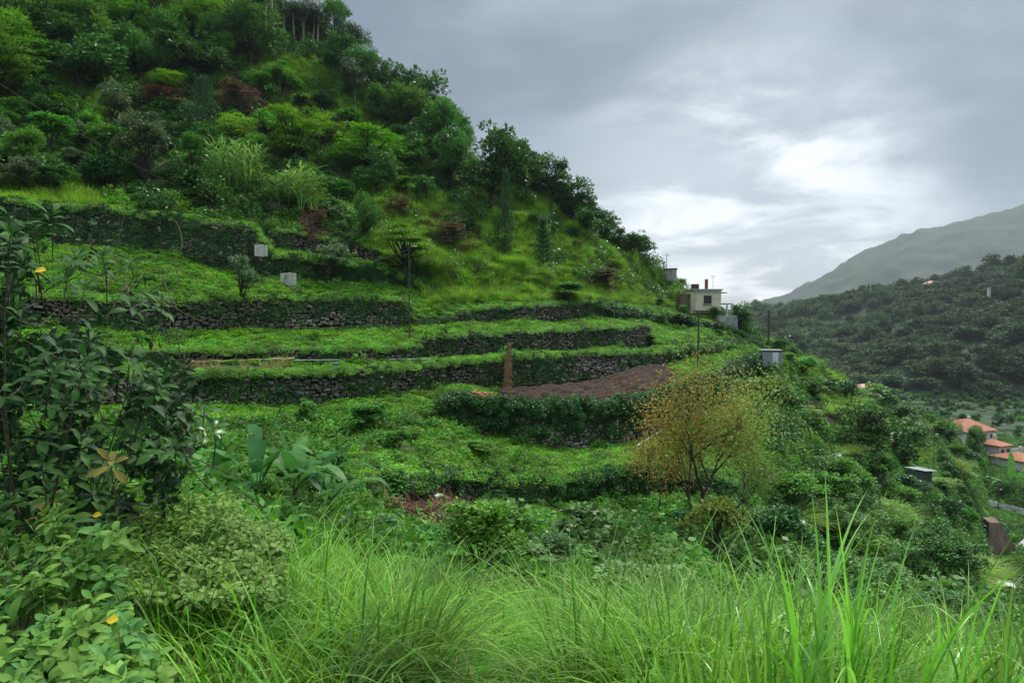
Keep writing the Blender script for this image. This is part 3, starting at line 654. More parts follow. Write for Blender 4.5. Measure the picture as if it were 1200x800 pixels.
def k_cane(lm, tm, r):
    n = 26; a = r.uniform(0, 6.28, n); q = .42*np.sqrt(r.random(n)); T = T_strip(.10, 5, 1.7, .2, peak=.2)
    for i in range(n):
        b = np.array([q[i]*math.cos(a[i]), q[i]*math.sin(a[i]), 0]); ln = r.normal(0, .08, 2); h = r.uniform(.65, 1)
        t = np.linspace(0, 1, 5)[:, None]; pts = b+np.array([ln[0], ln[1], h])*t; tube(tm, pts, np.linspace(.008, .004, 5), 4)
        m = 11; u = np.linspace(.3, 1, m)[:, None]; pp = b+np.array([ln[0], ln[1], h])*u; aa = a[i]+np.arange(m)*3.14+r.normal(0, .5, m)
        d = np.stack([np.cos(aa), np.sin(aa), np.full(m, 1.1)], -1); stamp(lm, T, pp, d, np.stack([-np.cos(aa), -np.sin(aa), 0*aa+.6], -1), r.uniform(.22, .36, m), r.random(m))
def k_tuftbush(lm, tm, r):
    for w_, b_ in ((.010, 1.3), (.012, 2.2)):
        T = T_strip(w_, 5, b_, .2, peak=.25); m = 700; a = r.uniform(0, 6.28, m); q = .34*np.sqrt(r.random(m)); ln = r.uniform(.1, .75, m)
        stamp(lm, T, np.stack([q*np.cos(a), q*np.sin(a), 0*a], -1), np.stack([ln*np.cos(a), ln*np.sin(a), np.ones(m)], -1), np.stack([-np.cos(a), -np.sin(a), .4+0*a], -1), r.uniform(.35, .8, m), r.random(m))
    limbs(tm, 0, np.array([(.1, 0, .3), (-.1, 0, .3)]), r, .01)
def k_far(lm, tm, r):
    C = lumpy(44, (0, 0, .5), (.5, .5, .4), r, 6, zmin=-.6); C[:, 2] = np.abs(C[:, 2]); clumps(lm, C, r.uniform(.09, .2, len(C)), 34, .085, TW, .7, r, .6); trunk(tm, .4, .03, r, 5)
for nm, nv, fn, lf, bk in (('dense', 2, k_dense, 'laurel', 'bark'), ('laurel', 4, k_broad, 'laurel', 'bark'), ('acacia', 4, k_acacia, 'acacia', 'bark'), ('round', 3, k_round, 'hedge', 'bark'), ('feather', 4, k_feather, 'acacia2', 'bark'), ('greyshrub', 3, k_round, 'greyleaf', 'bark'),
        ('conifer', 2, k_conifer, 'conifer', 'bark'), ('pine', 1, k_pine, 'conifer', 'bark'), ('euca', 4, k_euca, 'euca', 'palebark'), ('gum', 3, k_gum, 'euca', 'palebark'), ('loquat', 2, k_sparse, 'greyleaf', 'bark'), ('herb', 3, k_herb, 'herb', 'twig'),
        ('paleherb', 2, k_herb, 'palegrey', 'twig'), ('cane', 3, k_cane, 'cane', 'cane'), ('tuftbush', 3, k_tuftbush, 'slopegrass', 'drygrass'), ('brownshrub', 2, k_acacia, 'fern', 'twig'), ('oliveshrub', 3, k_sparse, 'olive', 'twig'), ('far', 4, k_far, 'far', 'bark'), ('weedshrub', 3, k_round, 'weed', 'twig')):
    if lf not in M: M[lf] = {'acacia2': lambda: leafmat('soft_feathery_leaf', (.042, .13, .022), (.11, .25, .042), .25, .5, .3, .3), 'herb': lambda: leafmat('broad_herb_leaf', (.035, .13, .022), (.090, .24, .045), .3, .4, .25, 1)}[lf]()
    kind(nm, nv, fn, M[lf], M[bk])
NAME = {'dense': ('broadleaf_bush', 'bush'), 'laurel': ('evergreen_tree', 'tree'), 'acacia': ('acacia_tree', 'tree'), 'round': ('shrub', 'shrub'), 'feather': ('feathery_tree', 'tree'), 'greyshrub': ('grey_shrub', 'shrub'), 'conifer': ('conifer_tree', 'tree'), 'pine': ('pine_tree', 'pine tree'),
        'euca': ('eucalyptus_tree', 'tree'), 'gum': ('gum_tree', 'tree'), 'loquat': ('loquat_tree', 'tree'), 'herb': ('leafy_shrub', 'shrub'), 'paleherb': ('pale_shrub', 'shrub'), 'cane': ('cane_clump', 'cane'), 'tuftbush': ('grass_tussock', 'tussock'), 'brownshrub': ('dead_shrub', 'shrub'), 'oliveshrub': ('olive_shrub', 'shrub'), 'far': ('distant_tree', 'tree'), 'weedshrub': ('weed_bush', 'bush')}
_mroots = {}
def plant3(kd, p, w, h, label, group=None, name=None, cat=None, lean=(0, 0)):
    v = int(rng.integers(len(KINDS[kd]))); nm, ct = NAME[kd]; key = (kd, v)
    if key not in _mroots:
        o = empty(name or nm, p, label, cat or ct, group)
        for me, pn in zip(KINDS[kd][v], ('crown', 'trunk')):
            if kd in ('herb', 'cane', 'tuftbush', 'paleherb'): pn = {'crown': 'leaves', 'trunk': 'stems'}[pn]
            c = bpy.data.objects.new(pn, me); COL.objects.link(c); c.parent = o
        _mroots[key] = o
    else:
        o = copy_tree(_mroots[key]); o.name = name or nm; o['label'] = label; o['category'] = cat or ct
        if 'group' in o: del o['group']
        if group: o['group'] = group
    o.location = p; o.scale = (w*rng.uniform(.85, 1.15), w*rng.uniform(.85, 1.15), h); o.rotation_euler = (lean[0]+rng.normal(0, .04), lean[1]+rng.normal(0, .04), rng.uniform(0, 6.28))
    return o
def plant(kd, px, py, wpx, hpx, label, group=None, **k):
    p = ground_at(px, py); D = (p-CAM)@FW; q = p.copy(); q[2] -= .1
    return plant3(kd, q, wpx*D/F, hpx*D/F, label, group, **k)
_taken = []
def infill(poly, n, kinds, wr, hr, space, label, group, name=None, tries=30):
    """individuals filling a stretch of slope, spaced like real neighbours"""
    x0, x1 = min(a for a, b in poly), max(a for a, b in poly); y0, y1 = min(b for a, b in poly), max(b for a, b in poly); got = 0
    for _ in range(n*tries):
        if got >= n: break
        px, py = rng.uniform(x0, x1), rng.uniform(y0, y1)
        if not inpoly(np.array(px), np.array(py), poly): continue
        p = ground_at(px, py)
        if any(np.hypot(p[0]-t[0], p[1]-t[1]) < space*.5+t[3] for t in _taken): continue
        kd = kinds[rng.integers(len(kinds))]; w = rng.uniform(*wr); w = min(w, 2.3) if kd in ('herb', 'paleherb', 'oliveshrub') else w; h = w*rng.uniform(*hr); _taken.append((*p, w*.28)); q = p.copy(); q[2] -= .15
        lb = label if isinstance(label, str) else label[kd]; gp = group if isinstance(group, str) else group[kd]
        plant3(kd, q, w, h, lb, gp, name); got += 1
    print('infill', got, label if isinstance(label, str) else list(label.values())[0])

for x_, y_, q_ in ((905, 445, 2.2), (905, 455, 1.5), (958, 490, 3.0), (1077, 583, 2.6), (1077, 600, 2.2), (829, 380, 2.5), (975, 548, 1.5), (595, 458, 1), (1177, 697, 2), (338, 336, 1), (306, 310, 1), (320, 50, 2.5), (335, 62, 3), (350, 70, 3), (366, 74, 3)): _taken.append((*ground_at(x_, y_), q_))
# single trees and shrubs of the slope (photo column, foot row, width, height)
for a in [
 ('conifer', 236, 168, 54, 80, 'dense dark bluish bush tree standing left of the tall pale cane clump'),
 ('greyshrub', 172, 222, 88, 92, 'broad grey green shrub tree below the overhead cable'),
 ('greyshrub', 130, 150, 50, 62, 'pale green feathery tree between two dark trees near the upper left'),
 ('acacia', 348, 196, 96, 80, 'wide layered acacia just right of the tall pale cane clump'),
 ('acacia', 432, 214, 110, 72, 'broad layered acacia beside the large dark tree of mid slope'),
 ('laurel', 575, 246, 96, 106, 'largest dark broadleaf tree, mid slope on the skyline'),
 ('laurel', 527, 226, 60, 80, 'dark tree with upright crown left of the largest broadleaf tree'),
 ('conifer', 592, 300, 36, 98, 'narrow dark columnar tree beside the grassy slope'),
 ('pine', 637, 314, 30, 54, 'small young pine with open whorls on the grassy slope'),
 ('feather', 429, 282, 50, 72, 'bright tufted bush tree above the brown bracken'),
 ('acacia', 476, 326, 84, 82, 'light green layered shrub behind the lamp pole'),
 ('loquat', 283, 366, 56, 72, 'dark greyish small tree in front of the upper white board'),
 ('loquat', 386, 334, 62, 56, 'small dark tree right of the two white boards'),
 ('tuftbush', 508, 320, 36, 46, 'tall green tussock right of the lamp pole head'),
 ('cane', 262, 222, 46, 58, 'tall pale cane clump, left one of two'),
 ('cane', 292, 226, 46, 60, 'tall pale cane clump, right one of two'),
 ('cane', 345, 246, 74, 50, 'wide green cane clump above a rusty bank'),
 ('acacia', 70, 145, 60, 40, 'yellow green shrub under the trees at upper left'),
 ('laurel', 60, 150, 70, 60, 'low dark tree beside the yellow green shrub'),
 ('feather', 30, 200, 80, 60, 'light green feathery tree at the far left edge'),
 ('laurel', 95, 108, 110, 96, 'huge dark tree with soft crown near the upper left corner'),
 ('feather', 155, 92, 70, 82, 'soft mid green tree right of the huge dark one'),
 ('laurel', 228, 92, 84, 70, 'dark shaded tree above the dense bluish bush'),
 ('acacia', 200, 112, 46, 34, 'small yellow green layered shrub above the bare bracken'),
 ('brownshrub', 283, 142, 54, 56, 'largest dead rust brown shrub on the slope, beneath the high trees'),
 ('brownshrub', 190, 122, 54, 24, 'low dead brown shrub under the dark shaded tree'),
 ('brownshrub', 374, 270, 30, 30, 'small dead brown shrub above the straw coloured lip'),
 ('brownshrub', 466, 258, 36, 34, 'dead brown shrub left of the largest broadleaf tree'),
 ('brownshrub', 530, 290, 56, 36, 'dead dark brown shrub below the largest broadleaf tree'),
 ('brownshrub', 706, 340, 46, 32, 'dead brown shrub at the end of the grassy slope'),
 ('round', 548, 275, 30, 24, 'small round dark bush below the largest broadleaf tree'),
 ('weedshrub', 400, 240, 46, 34, 'bright green bush between the acacia and the bracken'),
 ('weedshrub', 664, 352, 70, 24, 'yellowish bush at the lip of the grassy slope'),
 ('round', 740, 305, 50, 36, 'dark bush on the skyline where the slope dips to the house'),
 ('round', 800, 384, 36, 20, 'dark bush below left of the cream house'),
 ('laurel', 866, 384, 34, 34, 'dark tree right of the cream house'),
 ('round', 843, 392, 22, 16, 'low bush in front of the house terrace'),
 ('laurel', 1028, 480, 52, 34, 'dark rounded tree behind the crest near the pink roof'),
 ('laurel', 1012, 540, 76, 74, 'dark spreading tree with forked trunk above the grey plank'),
 ('laurel', 1062, 552, 66, 66, 'dense dark tree overhanging the green metal shed'),
 ('herb', 358, 500, 40, 38, 'broad leaved plant on the bank below the mossy wall'),
 ('herb', 462, 592, 66, 52, 'dark broad leaved plant hanging over the lowest wall'),
 ('herb', 495, 590, 40, 42, 'mid green leafy plant beside the dead bracken heap'),
 ('weedshrub', 425, 505, 90, 36, 'lush green bush on the bank left of the ploughed field'),
 ('weedshrub', 560, 532, 56, 20, 'olive green low bush at the left foot of the tall leafy wall'),
 ('herb', 600, 655, 78, 74, 'glossy green climbing shrub right of the rubbish heap'),
 ('herb', 640, 640, 50, 44, 'small green shrub next to the pale felted shrub'),
 ('paleherb', 690, 658, 100, 76, 'pale felted shrub below the lowest dark wall'),
 ('paleherb', 752, 722, 130, 74, 'pale felted shrub rising out of the long grass'),
 ('paleherb', 655, 700, 60, 46, 'smaller pale shrub half sunk in the long grass'),
 ('herb', 500, 668, 100, 34, 'spreading green shrub below the bracken heap'),
 ('herb', 425, 640, 70, 40, 'green shrub right of the banana plants'),
 ('dense', 535, 712, 110, 56, 'dark bush at the top edge of the long grass'),
 ('oliveshrub', 890, 500, 90, 66, 'olive yellow bush below the tin hut'),
 ('oliveshrub', 838, 690, 110, 120, 'olive brown bush at the foot of the russet tree'),
 ('oliveshrub', 760, 560, 50, 50, 'sparse olive shrub by the white pipe'),
 ('dense', 985, 650, 110, 80, 'dark green bush left of the fallen red stems'),
 ('dense', 1095, 712, 150, 110, 'big dark bush above the lower road'),
 ('dense', 1010, 728, 170, 100, 'big dark bush behind the tall foreground blades'),
 ('dense', 1110, 752, 130, 70, 'dark leafy shrub at the bottom right corner'),
 ('weedshrub', 970, 600, 90, 50, 'rounded bright bush beneath the grey plank'),
]:
    p_ = ground_at(a[1], a[2]); D_ = (p_-CAM)@FW; _taken.append((*p_, a[3]*D_/F*.38)); plant(*a)
G1 = {'laurel': 'dark evergreen trees covering the upper left slope', 'feather': 'soft green feathery trees covering the upper left slope', 'acacia': 'layered acacias covering the upper left slope'}
infill([(-90, -60), (200, -150), (330, 0), (300, 60), (330, 95), (240, 110), (150, 90), (100, 110), (-90, 160)], 74, ['laurel', 'feather', 'feather', 'acacia', 'acacia'], (6.5, 10.5), (.75, 1.1), 2.9,
       {k: v.replace('trees covering', 'tree in the thicket of').replace('acacias covering', 'acacia in the thicket of') for k, v in G1.items()}, G1)
infill([(290, -10), (390, 48), (450, 108), (550, 183), (520, 205), (440, 150), (380, 90), (290, 40)], 54, ['laurel', 'laurel', 'euca', 'feather', 'feather'], (5.5, 8.5), (.85, 1.25), 2.6,
       {'laurel': 'dark crowned tree along the high skyline', 'euca': 'drooping eucalyptus with pale trunk along the high skyline', 'feather': 'soft crowned tree along the high skyline'}, {'laurel': 'dark trees of the high skyline', 'euca': 'eucalyptus of the high skyline', 'feather': 'soft trees of the high skyline'})
infill([(600, 205), (650, 236), (684, 257), (680, 268), (640, 245), (600, 228)], 30, ['euca', 'laurel', 'laurel'], (6.5, 9), (.9, 1.15), 2.3,
       {'euca': 'hazy drooping tree on the skyline right of the largest broadleaf', 'laurel': 'hazy dark tree on the skyline right of the largest broadleaf'}, {'euca': 'hazy drooping trees of the lower skyline', 'laurel': 'hazy dark trees of the lower skyline'})
infill([(684, 255), (720, 280), (755, 305), (745, 310), (700, 285), (675, 268)], 16, ['laurel', 'round'], (3.2, 5.2), (.8, 1.1), 1.9,
       {'laurel': 'small dark tree where the skyline tapers down towards the house', 'round': 'low dark bush where the skyline tapers down towards the house'}, {'laurel': 'small trees of the tapering skyline', 'round': 'low bushes of the tapering skyline'})
infill([(330, 100), (520, 190), (540, 240), (430, 240), (330, 200), (240, 180)], 25, ['laurel', 'acacia', 'round', 'weedshrub'], (3.5, 6.5), (.7, 1), 2.6,
       {'laurel': 'dark shrub tree of the middle slope thicket', 'acacia': 'layered green shrub of the middle slope thicket', 'round': 'round dark bush of the middle slope thicket', 'weedshrub': 'bright low bush of the middle slope thicket'}, {'laurel': 'dark trees of the middle slope', 'acacia': 'layered shrubs of the middle slope', 'round': 'dark bushes of the middle slope', 'weedshrub': 'bright bushes of the middle slope'})
infill([(-60, 150), (120, 150), (240, 190), (300, 240), (130, 240), (-60, 220)], 26, ['round', 'greyshrub', 'weedshrub', 'laurel'], (2.2, 5), (.6, .95), 2.2,
       {'round': 'dark low bush above the topmost bank wall', 'greyshrub': 'greyish bush above the topmost bank wall', 'weedshrub': 'light green bush above the topmost bank wall', 'laurel': 'dark small tree above the topmost bank wall'}, {'round': 'dark bushes above the bank wall', 'greyshrub': 'greyish bushes above the bank wall', 'weedshrub': 'light bushes above the bank wall', 'laurel': 'dark small trees above the bank wall'})
infill([(745, 300), (800, 340), (850, 375), (810, 385), (720, 335), (640, 330), (560, 320), (600, 250)], 22, ['weedshrub', 'round', 'tuftbush'], (1.5, 3.6), (.6, .9), 2.2,
       {'weedshrub': 'light green bush on the open grassy slope', 'round': 'dark bush on the open grassy slope', 'tuftbush': 'grass tussock on the open grassy slope'}, {'weedshrub': 'light bushes of the grassy slope', 'round': 'dark bushes of the grassy slope', 'tuftbush': 'tussocks of the grassy slope'})
infill([(900, 405), (1000, 455), (1100, 500), (1130, 525), (1136, 575), (1136, 640), (1140, 685), (1040, 690), (900, 680), (850, 640), (930, 600), (960, 520), (905, 470)], 105, ['round', 'weedshrub', 'weedshrub', 'herb', 'acacia', 'laurel', 'tuftbush'], (2.4, 6), (.5, .85), 2.4,
       {'round': 'dark bush on the steep flank above the valley road', 'weedshrub': 'bright green bush on the steep flank above the valley road', 'herb': 'leafy shrub on the steep flank above the valley road', 'acacia': 'layered shrub on the steep flank above the valley road', 'laurel': 'dark tree on the steep flank above the valley road', 'tuftbush': 'grass tussock on the steep flank above the valley road'},
       {'round': 'dark bushes of the right flank', 'weedshrub': 'bright bushes of the right flank', 'herb': 'leafy shrubs of the right flank', 'acacia': 'layered shrubs of the right flank', 'laurel': 'dark trees of the right flank', 'tuftbush': 'tussocks of the right flank'})
infill([(380, 625), (440, 650), (580, 655), (640, 625), (860, 620), (900, 690), (700, 690), (520, 690), (400, 650)], 34, ['herb', 'weedshrub', 'round', 'paleherb', 'oliveshrub'], (1.4, 3.2), (.5, .8), 1.3,
       {'herb': 'leafy shrub in the gully behind the long grass', 'weedshrub': 'green bush in the gully behind the long grass', 'round': 'dark bush in the gully behind the long grass', 'paleherb': 'pale shrub in the gully behind the long grass', 'oliveshrub': 'olive shrub in the gully behind the long grass'},
       {'herb': 'leafy shrubs of the gully', 'weedshrub': 'green bushes of the gully', 'round': 'dark bushes of the gully', 'paleherb': 'pale shrubs of the gully', 'oliveshrub': 'olive shrubs of the gully'})
infill([(0, 575), (200, 580), (380, 520), (500, 505), (520, 540), (400, 575), (330, 600), (250, 620), (0, 620)], 20, ['herb', 'weedshrub', 'tuftbush'], (.9, 2.2), (.5, .8), 1.3,
       {'herb': 'leafy plant on the bank behind the banana plants', 'weedshrub': 'green bush on the bank behind the banana plants', 'tuftbush': 'tussock on the bank behind the banana plants'}, {'herb': 'leafy plants of the banana bank', 'weedshrub': 'green bushes of the banana bank', 'tuftbush': 'tussocks of the banana bank'})

# eucalyptus stand with bare pale trunks at the top, and the leafless tree on the skyline
for i, (x, y, h, l) in enumerate([(300, 22, 66, .0), (312, 25, 70, .03), (322, 28, 60, .12), (334, 34, 78, -.02), (345, 42, 86, .02), (356, 38, 90, .05), (366, 46, 80, .10), (372, 44, 88, .04)]):
    p = ground_at(x, y+6+(i % 3)*4); D = (p-CAM)@FW; o = plant3('gum', p-[0, 0, .2], 5.0, (h+75)*D/F, 'eucalyptus with long bare pale trunk in the stand at the top edge', 'bare trunked eucalyptus of the top edge', lean=(0, l))
def branching(mb, p, d, L, rad, depth, r, tips, spread=.55, up=.12, n=6, k=(2, 4), shr=.7, mat=0):
    m = 5; pts = [p]; dd = d
    for i in range(m): dd = norm(dd+r.normal(0, .10, 3)+np.array([0, 0, up*.3])); pts.append(pts[-1]+dd*L/m)
    pts = np.array(pts); tube(mb, pts, np.linspace(rad, rad*.62, m+1), n if depth > 1 else 4, mat, cap=False)
    if depth == 0: tips.append((pts[-1], dd)); return
    for j in range(r.integers(*k)):
        a = rand_dirs(1, -1, r)[0]; nd = norm(dd+spread*norm(a-(a@dd)*dd)*r.uniform(.6, 1.3)+np.array([0, 0, up]))
        q = pts[-1] if j < 2 else pts[r.integers(2, 5)]
        branching(mb, q, nd, L*shr*r.uniform(.75, 1.2), rad*.58, depth-1, r, tips, spread, up, n, k, shr, mat)
    tips.append((pts[-1], dd))
def bare(px, py, hpx, label, seed, mat='palebark', depth=5, spread=.5, rad=.1, name='bare_tree', leaves=None, D=None, k=(2, 4), nleaf=0, lsz=.12, d0=(0, 0, 1), lrad=.4, group=None, hf=.27):
    r = np.random.default_rng(seed); p = ground_at(px, py); D = D or (p-CAM)@FW; H = hpx*D/F
    e = empty(name, p, label, 'tree', group); mb = MB(); tips = []
    branching(mb, np.zeros(3)-[0, 0, .2], norm(np.array(d0, float)), H*hf, rad, depth, r, tips, spread, .1, k=k)
    mb.obj('trunk', M[mat], e, True)
    if leaves:
        lm = MB(); T_ = np.array([t[0] for t in tips]); T_ = T_[T_[:, 2] > H*.38]; C = np.repeat(T_, nleaf, 0)+r.normal(0, lrad, (len(T_)*nleaf, 3))
        x_ = C[:, 0]/H; mats = [M[q] for q in leaves]; sel = (r.random(len(C)) < np.clip(.2+x_*1.5, 0, 1)).astype(int) if len(leaves) > 1 else np.zeros(len(C), int)
        for s_ in range(len(leaves)):
            c = C[sel == s_]; stamp(lm, TW, c, rand_dirs(len(c), -1, r), rand_dirs(len(c), 0, r)+[0, 0, .6], lsz*r.uniform(.6, 1.3, len(c)), r.random(len(c)), s_)
        lm.obj('crown', mats, e)
    return e
bare(396, 52, 62, 'leafless tree with thin twigs standing up on the skyline', 5, depth=5, spread=.6, rad=.09)
bare(437, 100, 24, 'small dead snag on the high skyline', 9, depth=3, rad=.05)
bare(796, 660, 215, 'tall russet leaved tree with sparse crown and crooked dark trunk', 21, 'bark', 6, .9, .15, 'russet_tree', ['autumn', 'olive'], k=(2, 5), nleaf=13, lsz=.145, d0=(.20, 0, 1), lrad=.7, hf=.41)
bare(846, 630, 150, 'half bare tree with dark branches right of the russet tree', 33, 'bark', 6, .8, .10, 'half_bare_tree', ['olive'], k=(2, 4), nleaf=6, lsz=.13, d0=(.3, 0, 1), lrad=.45)
bare(770, 600, 110, 'thin russet sapling left of the tall russet tree', 44, 'bark', 5, .5, .06, 'russet_sapling', ['autumn'], k=(2, 4), nleaf=7, lsz=.15, lrad=.35)

# banana plants
def banana(px, py, hpx, label, seed, nl=9):
    r = np.random.default_rng(seed); p = ground_at(px, py); D = (p-CAM)@FW; H = hpx*D/F; e = empty('banana_plant', p, label, 'banana plant', 'banana plants')
    mb = MB(); t = np.linspace(0, 1, 7)[:, None]; tube(mb, np.array([0, 0, -.2])+t*np.array([.1, .05, H*.32+.2]), np.linspace(.13, .07, 7), 10); mb.obj('stem', M['bananastem'], e, True)
    for i in range(nl):
        a = i*2.4+r.normal(0, .3); el = r.uniform(.3, 1.2) if i < nl-1 else 1.4; L = H*r.uniform(.65, .95); lm = MB()
        T = T_strip(.25, 14, r.uniform(1.1, 2.3) if i < nl-2 else .3, .35, taper=.9, peak=.3)
        V = T[0].copy(); tear = r.random(len(V)//3)
        for q in range(len(V)//3):
            for sgn in (0, 2): V[q*3+sgn, 0] *= 1-.35*r.random(); V[q*3+sgn, 2] -= .05*r.random()
        # torn blade: drop a few cross strips
        keep = r.random(len(T[1])) > .10
        st = np.array([.1, .05, H*.30]); d = np.array([math.cos(a)*math.cos(el), math.sin(a)*math.cos(el), math.sin(el)]); s2 = st+d*L*.22
        tube(lm, [st, (st+s2)/2, s2], [.03, .025, .018], 5, rnd=.9)
        stamp(lm, (V, T[1][keep]), s2, d, np.array([-math.cos(a)*math.sin(el), -math.sin(a)*math.sin(el), math.cos(el)]), L, np.array([r.random()]))
        lm.obj('leaf', M['banana'], e, True)
M['bananastem'] = solid('banana_stem', (.06, .09, .03), (.14, .13, .05), 5, .6, .2, useobj=True)
banana(298, 606, 104, 'banana plant with a rolled upright leaf, leftmost of the group', 1)
banana(342, 604, 100, 'banana plant with one long grey leaf raised, in the middle of the group', 2, 10)
banana(382, 612, 84, 'low banana plant beside the bright green bank', 3, 9)
banana(250, 590, 70, 'banana plant half hidden by the dark near tree', 4, 7)
banana(318, 640, 60, 'small young banana plant below the others', 5, 6)
banana(1185, 582, 44, 'banana plant beyond the upper road', 8, 8)

# ------------------------------------------------------------------ near shrubs, leaf by leaf
def whorled(name, label, cat, rects, Dr, leaf, T, mats, base, nleaf=9, seed=0, yl=0, el=(.0, .8), stems='twig', W=1., side=.25, srad=.008, extra=None, Df=None, droop=.3, dirup=.35, stride=1):
    """rects: list of (px, py) whorl positions; Dr depth range"""
    r = np.random.default_rng(seed); pts = np.array(rects, float); n = len(pts)
    D = r.uniform(*Dr, n) if Df is None else Df(pts, r); W3 = P(pts[:, 0], pts[:, 1], D); b0 = np.array(base)
    e = empty(name, b0, label, cat); sm = MB(); lms = [MB() for _ in mats]; W3 = W3-b0
    for i in range(n):
        c = W3[i]; rt = np.array([r.normal(0, .12), r.normal(0, .12), 0]); mid = np.array([c[0]*.45, c[1]*.6, c[2]*.55])+r.normal(0, .08, 3)
        t = np.linspace(0, 1, 8)[:, None]
        if i % stride == 0: tube(sm, rt*(1-t)**2+2*mid*t*(1-t)+c*t*t, np.linspace(srad*1.6, srad*.35, 8), 5)
        else:
            k_ = leaf*2.2; q1 = c+np.array([r.normal(0, .3), .25, -.9])*k_; tube(sm, [q1, (q1+c)*.5+r.normal(0, .08, 3)*k_, c], [srad*.5, srad*.45, srad*.3], 4)
        ax = norm(np.array([c[0]*.5+r.normal(0, .15), -.25+r.normal(0, .15), dirup+r.uniform(.2, .8)])+0)
        m = int(nleaf*r.uniform(.7, 1.3)); a = np.arange(m)*2.399+r.uniform(0, 6.28); el_ = np.linspace(el[0], el[1], m)+r.normal(0, .12, m)
        u = norm(np.cross(ax, [0.1, 1, 0.3])); v = np.cross(ax, u)
        rad = np.cos(a)[:, None]*u+np.sin(a)[:, None]*v; d = rad*np.cos(el_)[:, None]+ax*np.sin(el_)[:, None]-np.array([0, 0, droop])*r.uniform(0, 1, (m, 1)); nn = ax*np.cos(el_)[:, None]-rad*np.sin(el_)[:, None]
        k = r.choice(len(mats), p=None if yl == 0 else [1-yl]+[yl/(len(mats)-1)]*(len(mats)-1)) if len(mats) > 1 else 0
        off = -ax*np.linspace(.10, 0, m)[:, None]*leaf/.16
        stamp(lms[k], T, c+off+rad*.01, d, nn, leaf*r.uniform(.65, 1.15, m)*np.linspace(1, .6, m), r.random(m), 0, W)
    if extra: extra(sm, lms, r, b0, W3)
    sm.obj('stems', M[stems], e, True)
    for lm, q in zip(lms, mats):
        if lm.v: lm.obj('leaves' if mats.index(q) == 0 else {'bigleaf_young': 'young_leaves', 'autumn': 'withered_leaves', 'innerleaf': 'inner_leaves'}.get(q, 'darker_leaves'), M[q], e, True)  # fallback name: a darker leaf tint dealt to whole whorls at random
    return e
def T_leaf(w, n=6, bend=.7, fold=.25, tip=1.0, peak=.55):
    V = []; Fq = []; y = z = 0
    for i in range(n+1):
        t = i/n; ww = w*.5*(math.sin(math.pi*min(1, t**(math.log(.5)/math.log(peak)) ))**.8 if 0 < t < 1 else .02); V += [(-ww, y, z+fold*ww), (0, y, z), (ww, y, z+fold*ww)]
        an = bend*t-.25; y += math.cos(an)/n; z -= math.sin(an)/n
    for i in range(n): a = 3*i; Fq += [(a, a+1, a+4, a+3), (a+1, a+2, a+5, a+4)]
    return np.array(V), np.array(Fq)
LO = T_leaf(.36, 7, .8, .35, peak=.60); LS = T_leaf(.50, 6, .7, .25, peak=.42)
r_ = np.random.default_rng(12)
pos = [(12, 275), (28, 300), (14, 330), (40, 262), (62, 248), (20, 360), (36, 430), (62, 440), (30, 462), (95, 440), (110, 452), (75, 470), (60, 500), (95, 490), (18, 545), (45, 560), (14, 580), (60, 575), (160, 425), (172, 432), (205, 480), (222, 488), (240, 475), (250, 500), (175, 345), (160, 352), (190, 350), (100, 335), (110, 390), (130, 500), (190, 520), (212, 520), (90, 300), (75, 320), (120, 300), (22, 395), (130, 535), (185, 460), (150, 470), (70, 400), (150, 300), (10, 250), (110, 545), (8, 505), (85, 545)]
for _ in range(110):
    x = r_.uniform(-110, 235); y = r_.uniform(250, 620)
    if (x < 35 and _ % 2) or (y > 410 and x < 235-(abs(y-490)*.6)): pos.append((x, y))
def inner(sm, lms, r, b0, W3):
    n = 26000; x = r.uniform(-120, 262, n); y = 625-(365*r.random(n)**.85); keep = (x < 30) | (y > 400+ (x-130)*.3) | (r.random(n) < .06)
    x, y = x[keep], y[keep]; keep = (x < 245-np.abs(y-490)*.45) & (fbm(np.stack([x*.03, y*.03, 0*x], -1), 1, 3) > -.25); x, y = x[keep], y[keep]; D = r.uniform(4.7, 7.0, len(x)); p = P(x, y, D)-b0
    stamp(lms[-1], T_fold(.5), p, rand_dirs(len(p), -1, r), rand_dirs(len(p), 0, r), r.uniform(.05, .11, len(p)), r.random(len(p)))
    for _ in range(90):
        x, y = r.uniform(-100, 230), r.uniform(280, 620); a = P(x, y, r.uniform(4.4, 6))-b0; d = rand_dirs(1, -.5, r)[0]; L = r.uniform(.2, .6); m_ = a+d*L*.5+r.normal(0, .05, 3); t = np.linspace(0, 1, 6)[:, None]
        tube(sm, a*(1-t)**2+2*m_*t*(1-t)+(a+d*L)*t*t, np.linspace(.006, .002, 6), 4)
whorled('large_leaved_tree', 'dark large leaved small tree filling the left edge up close', 'tree', pos, (3.9, 5.0), .145, LO, ['bigleaf', 'bigleaf_young', 'autumn', 'innerleaf'], P(40, 900, 4.9), 10, 3, .10, (-.1, .9), srad=.009, extra=inner, stride=9)
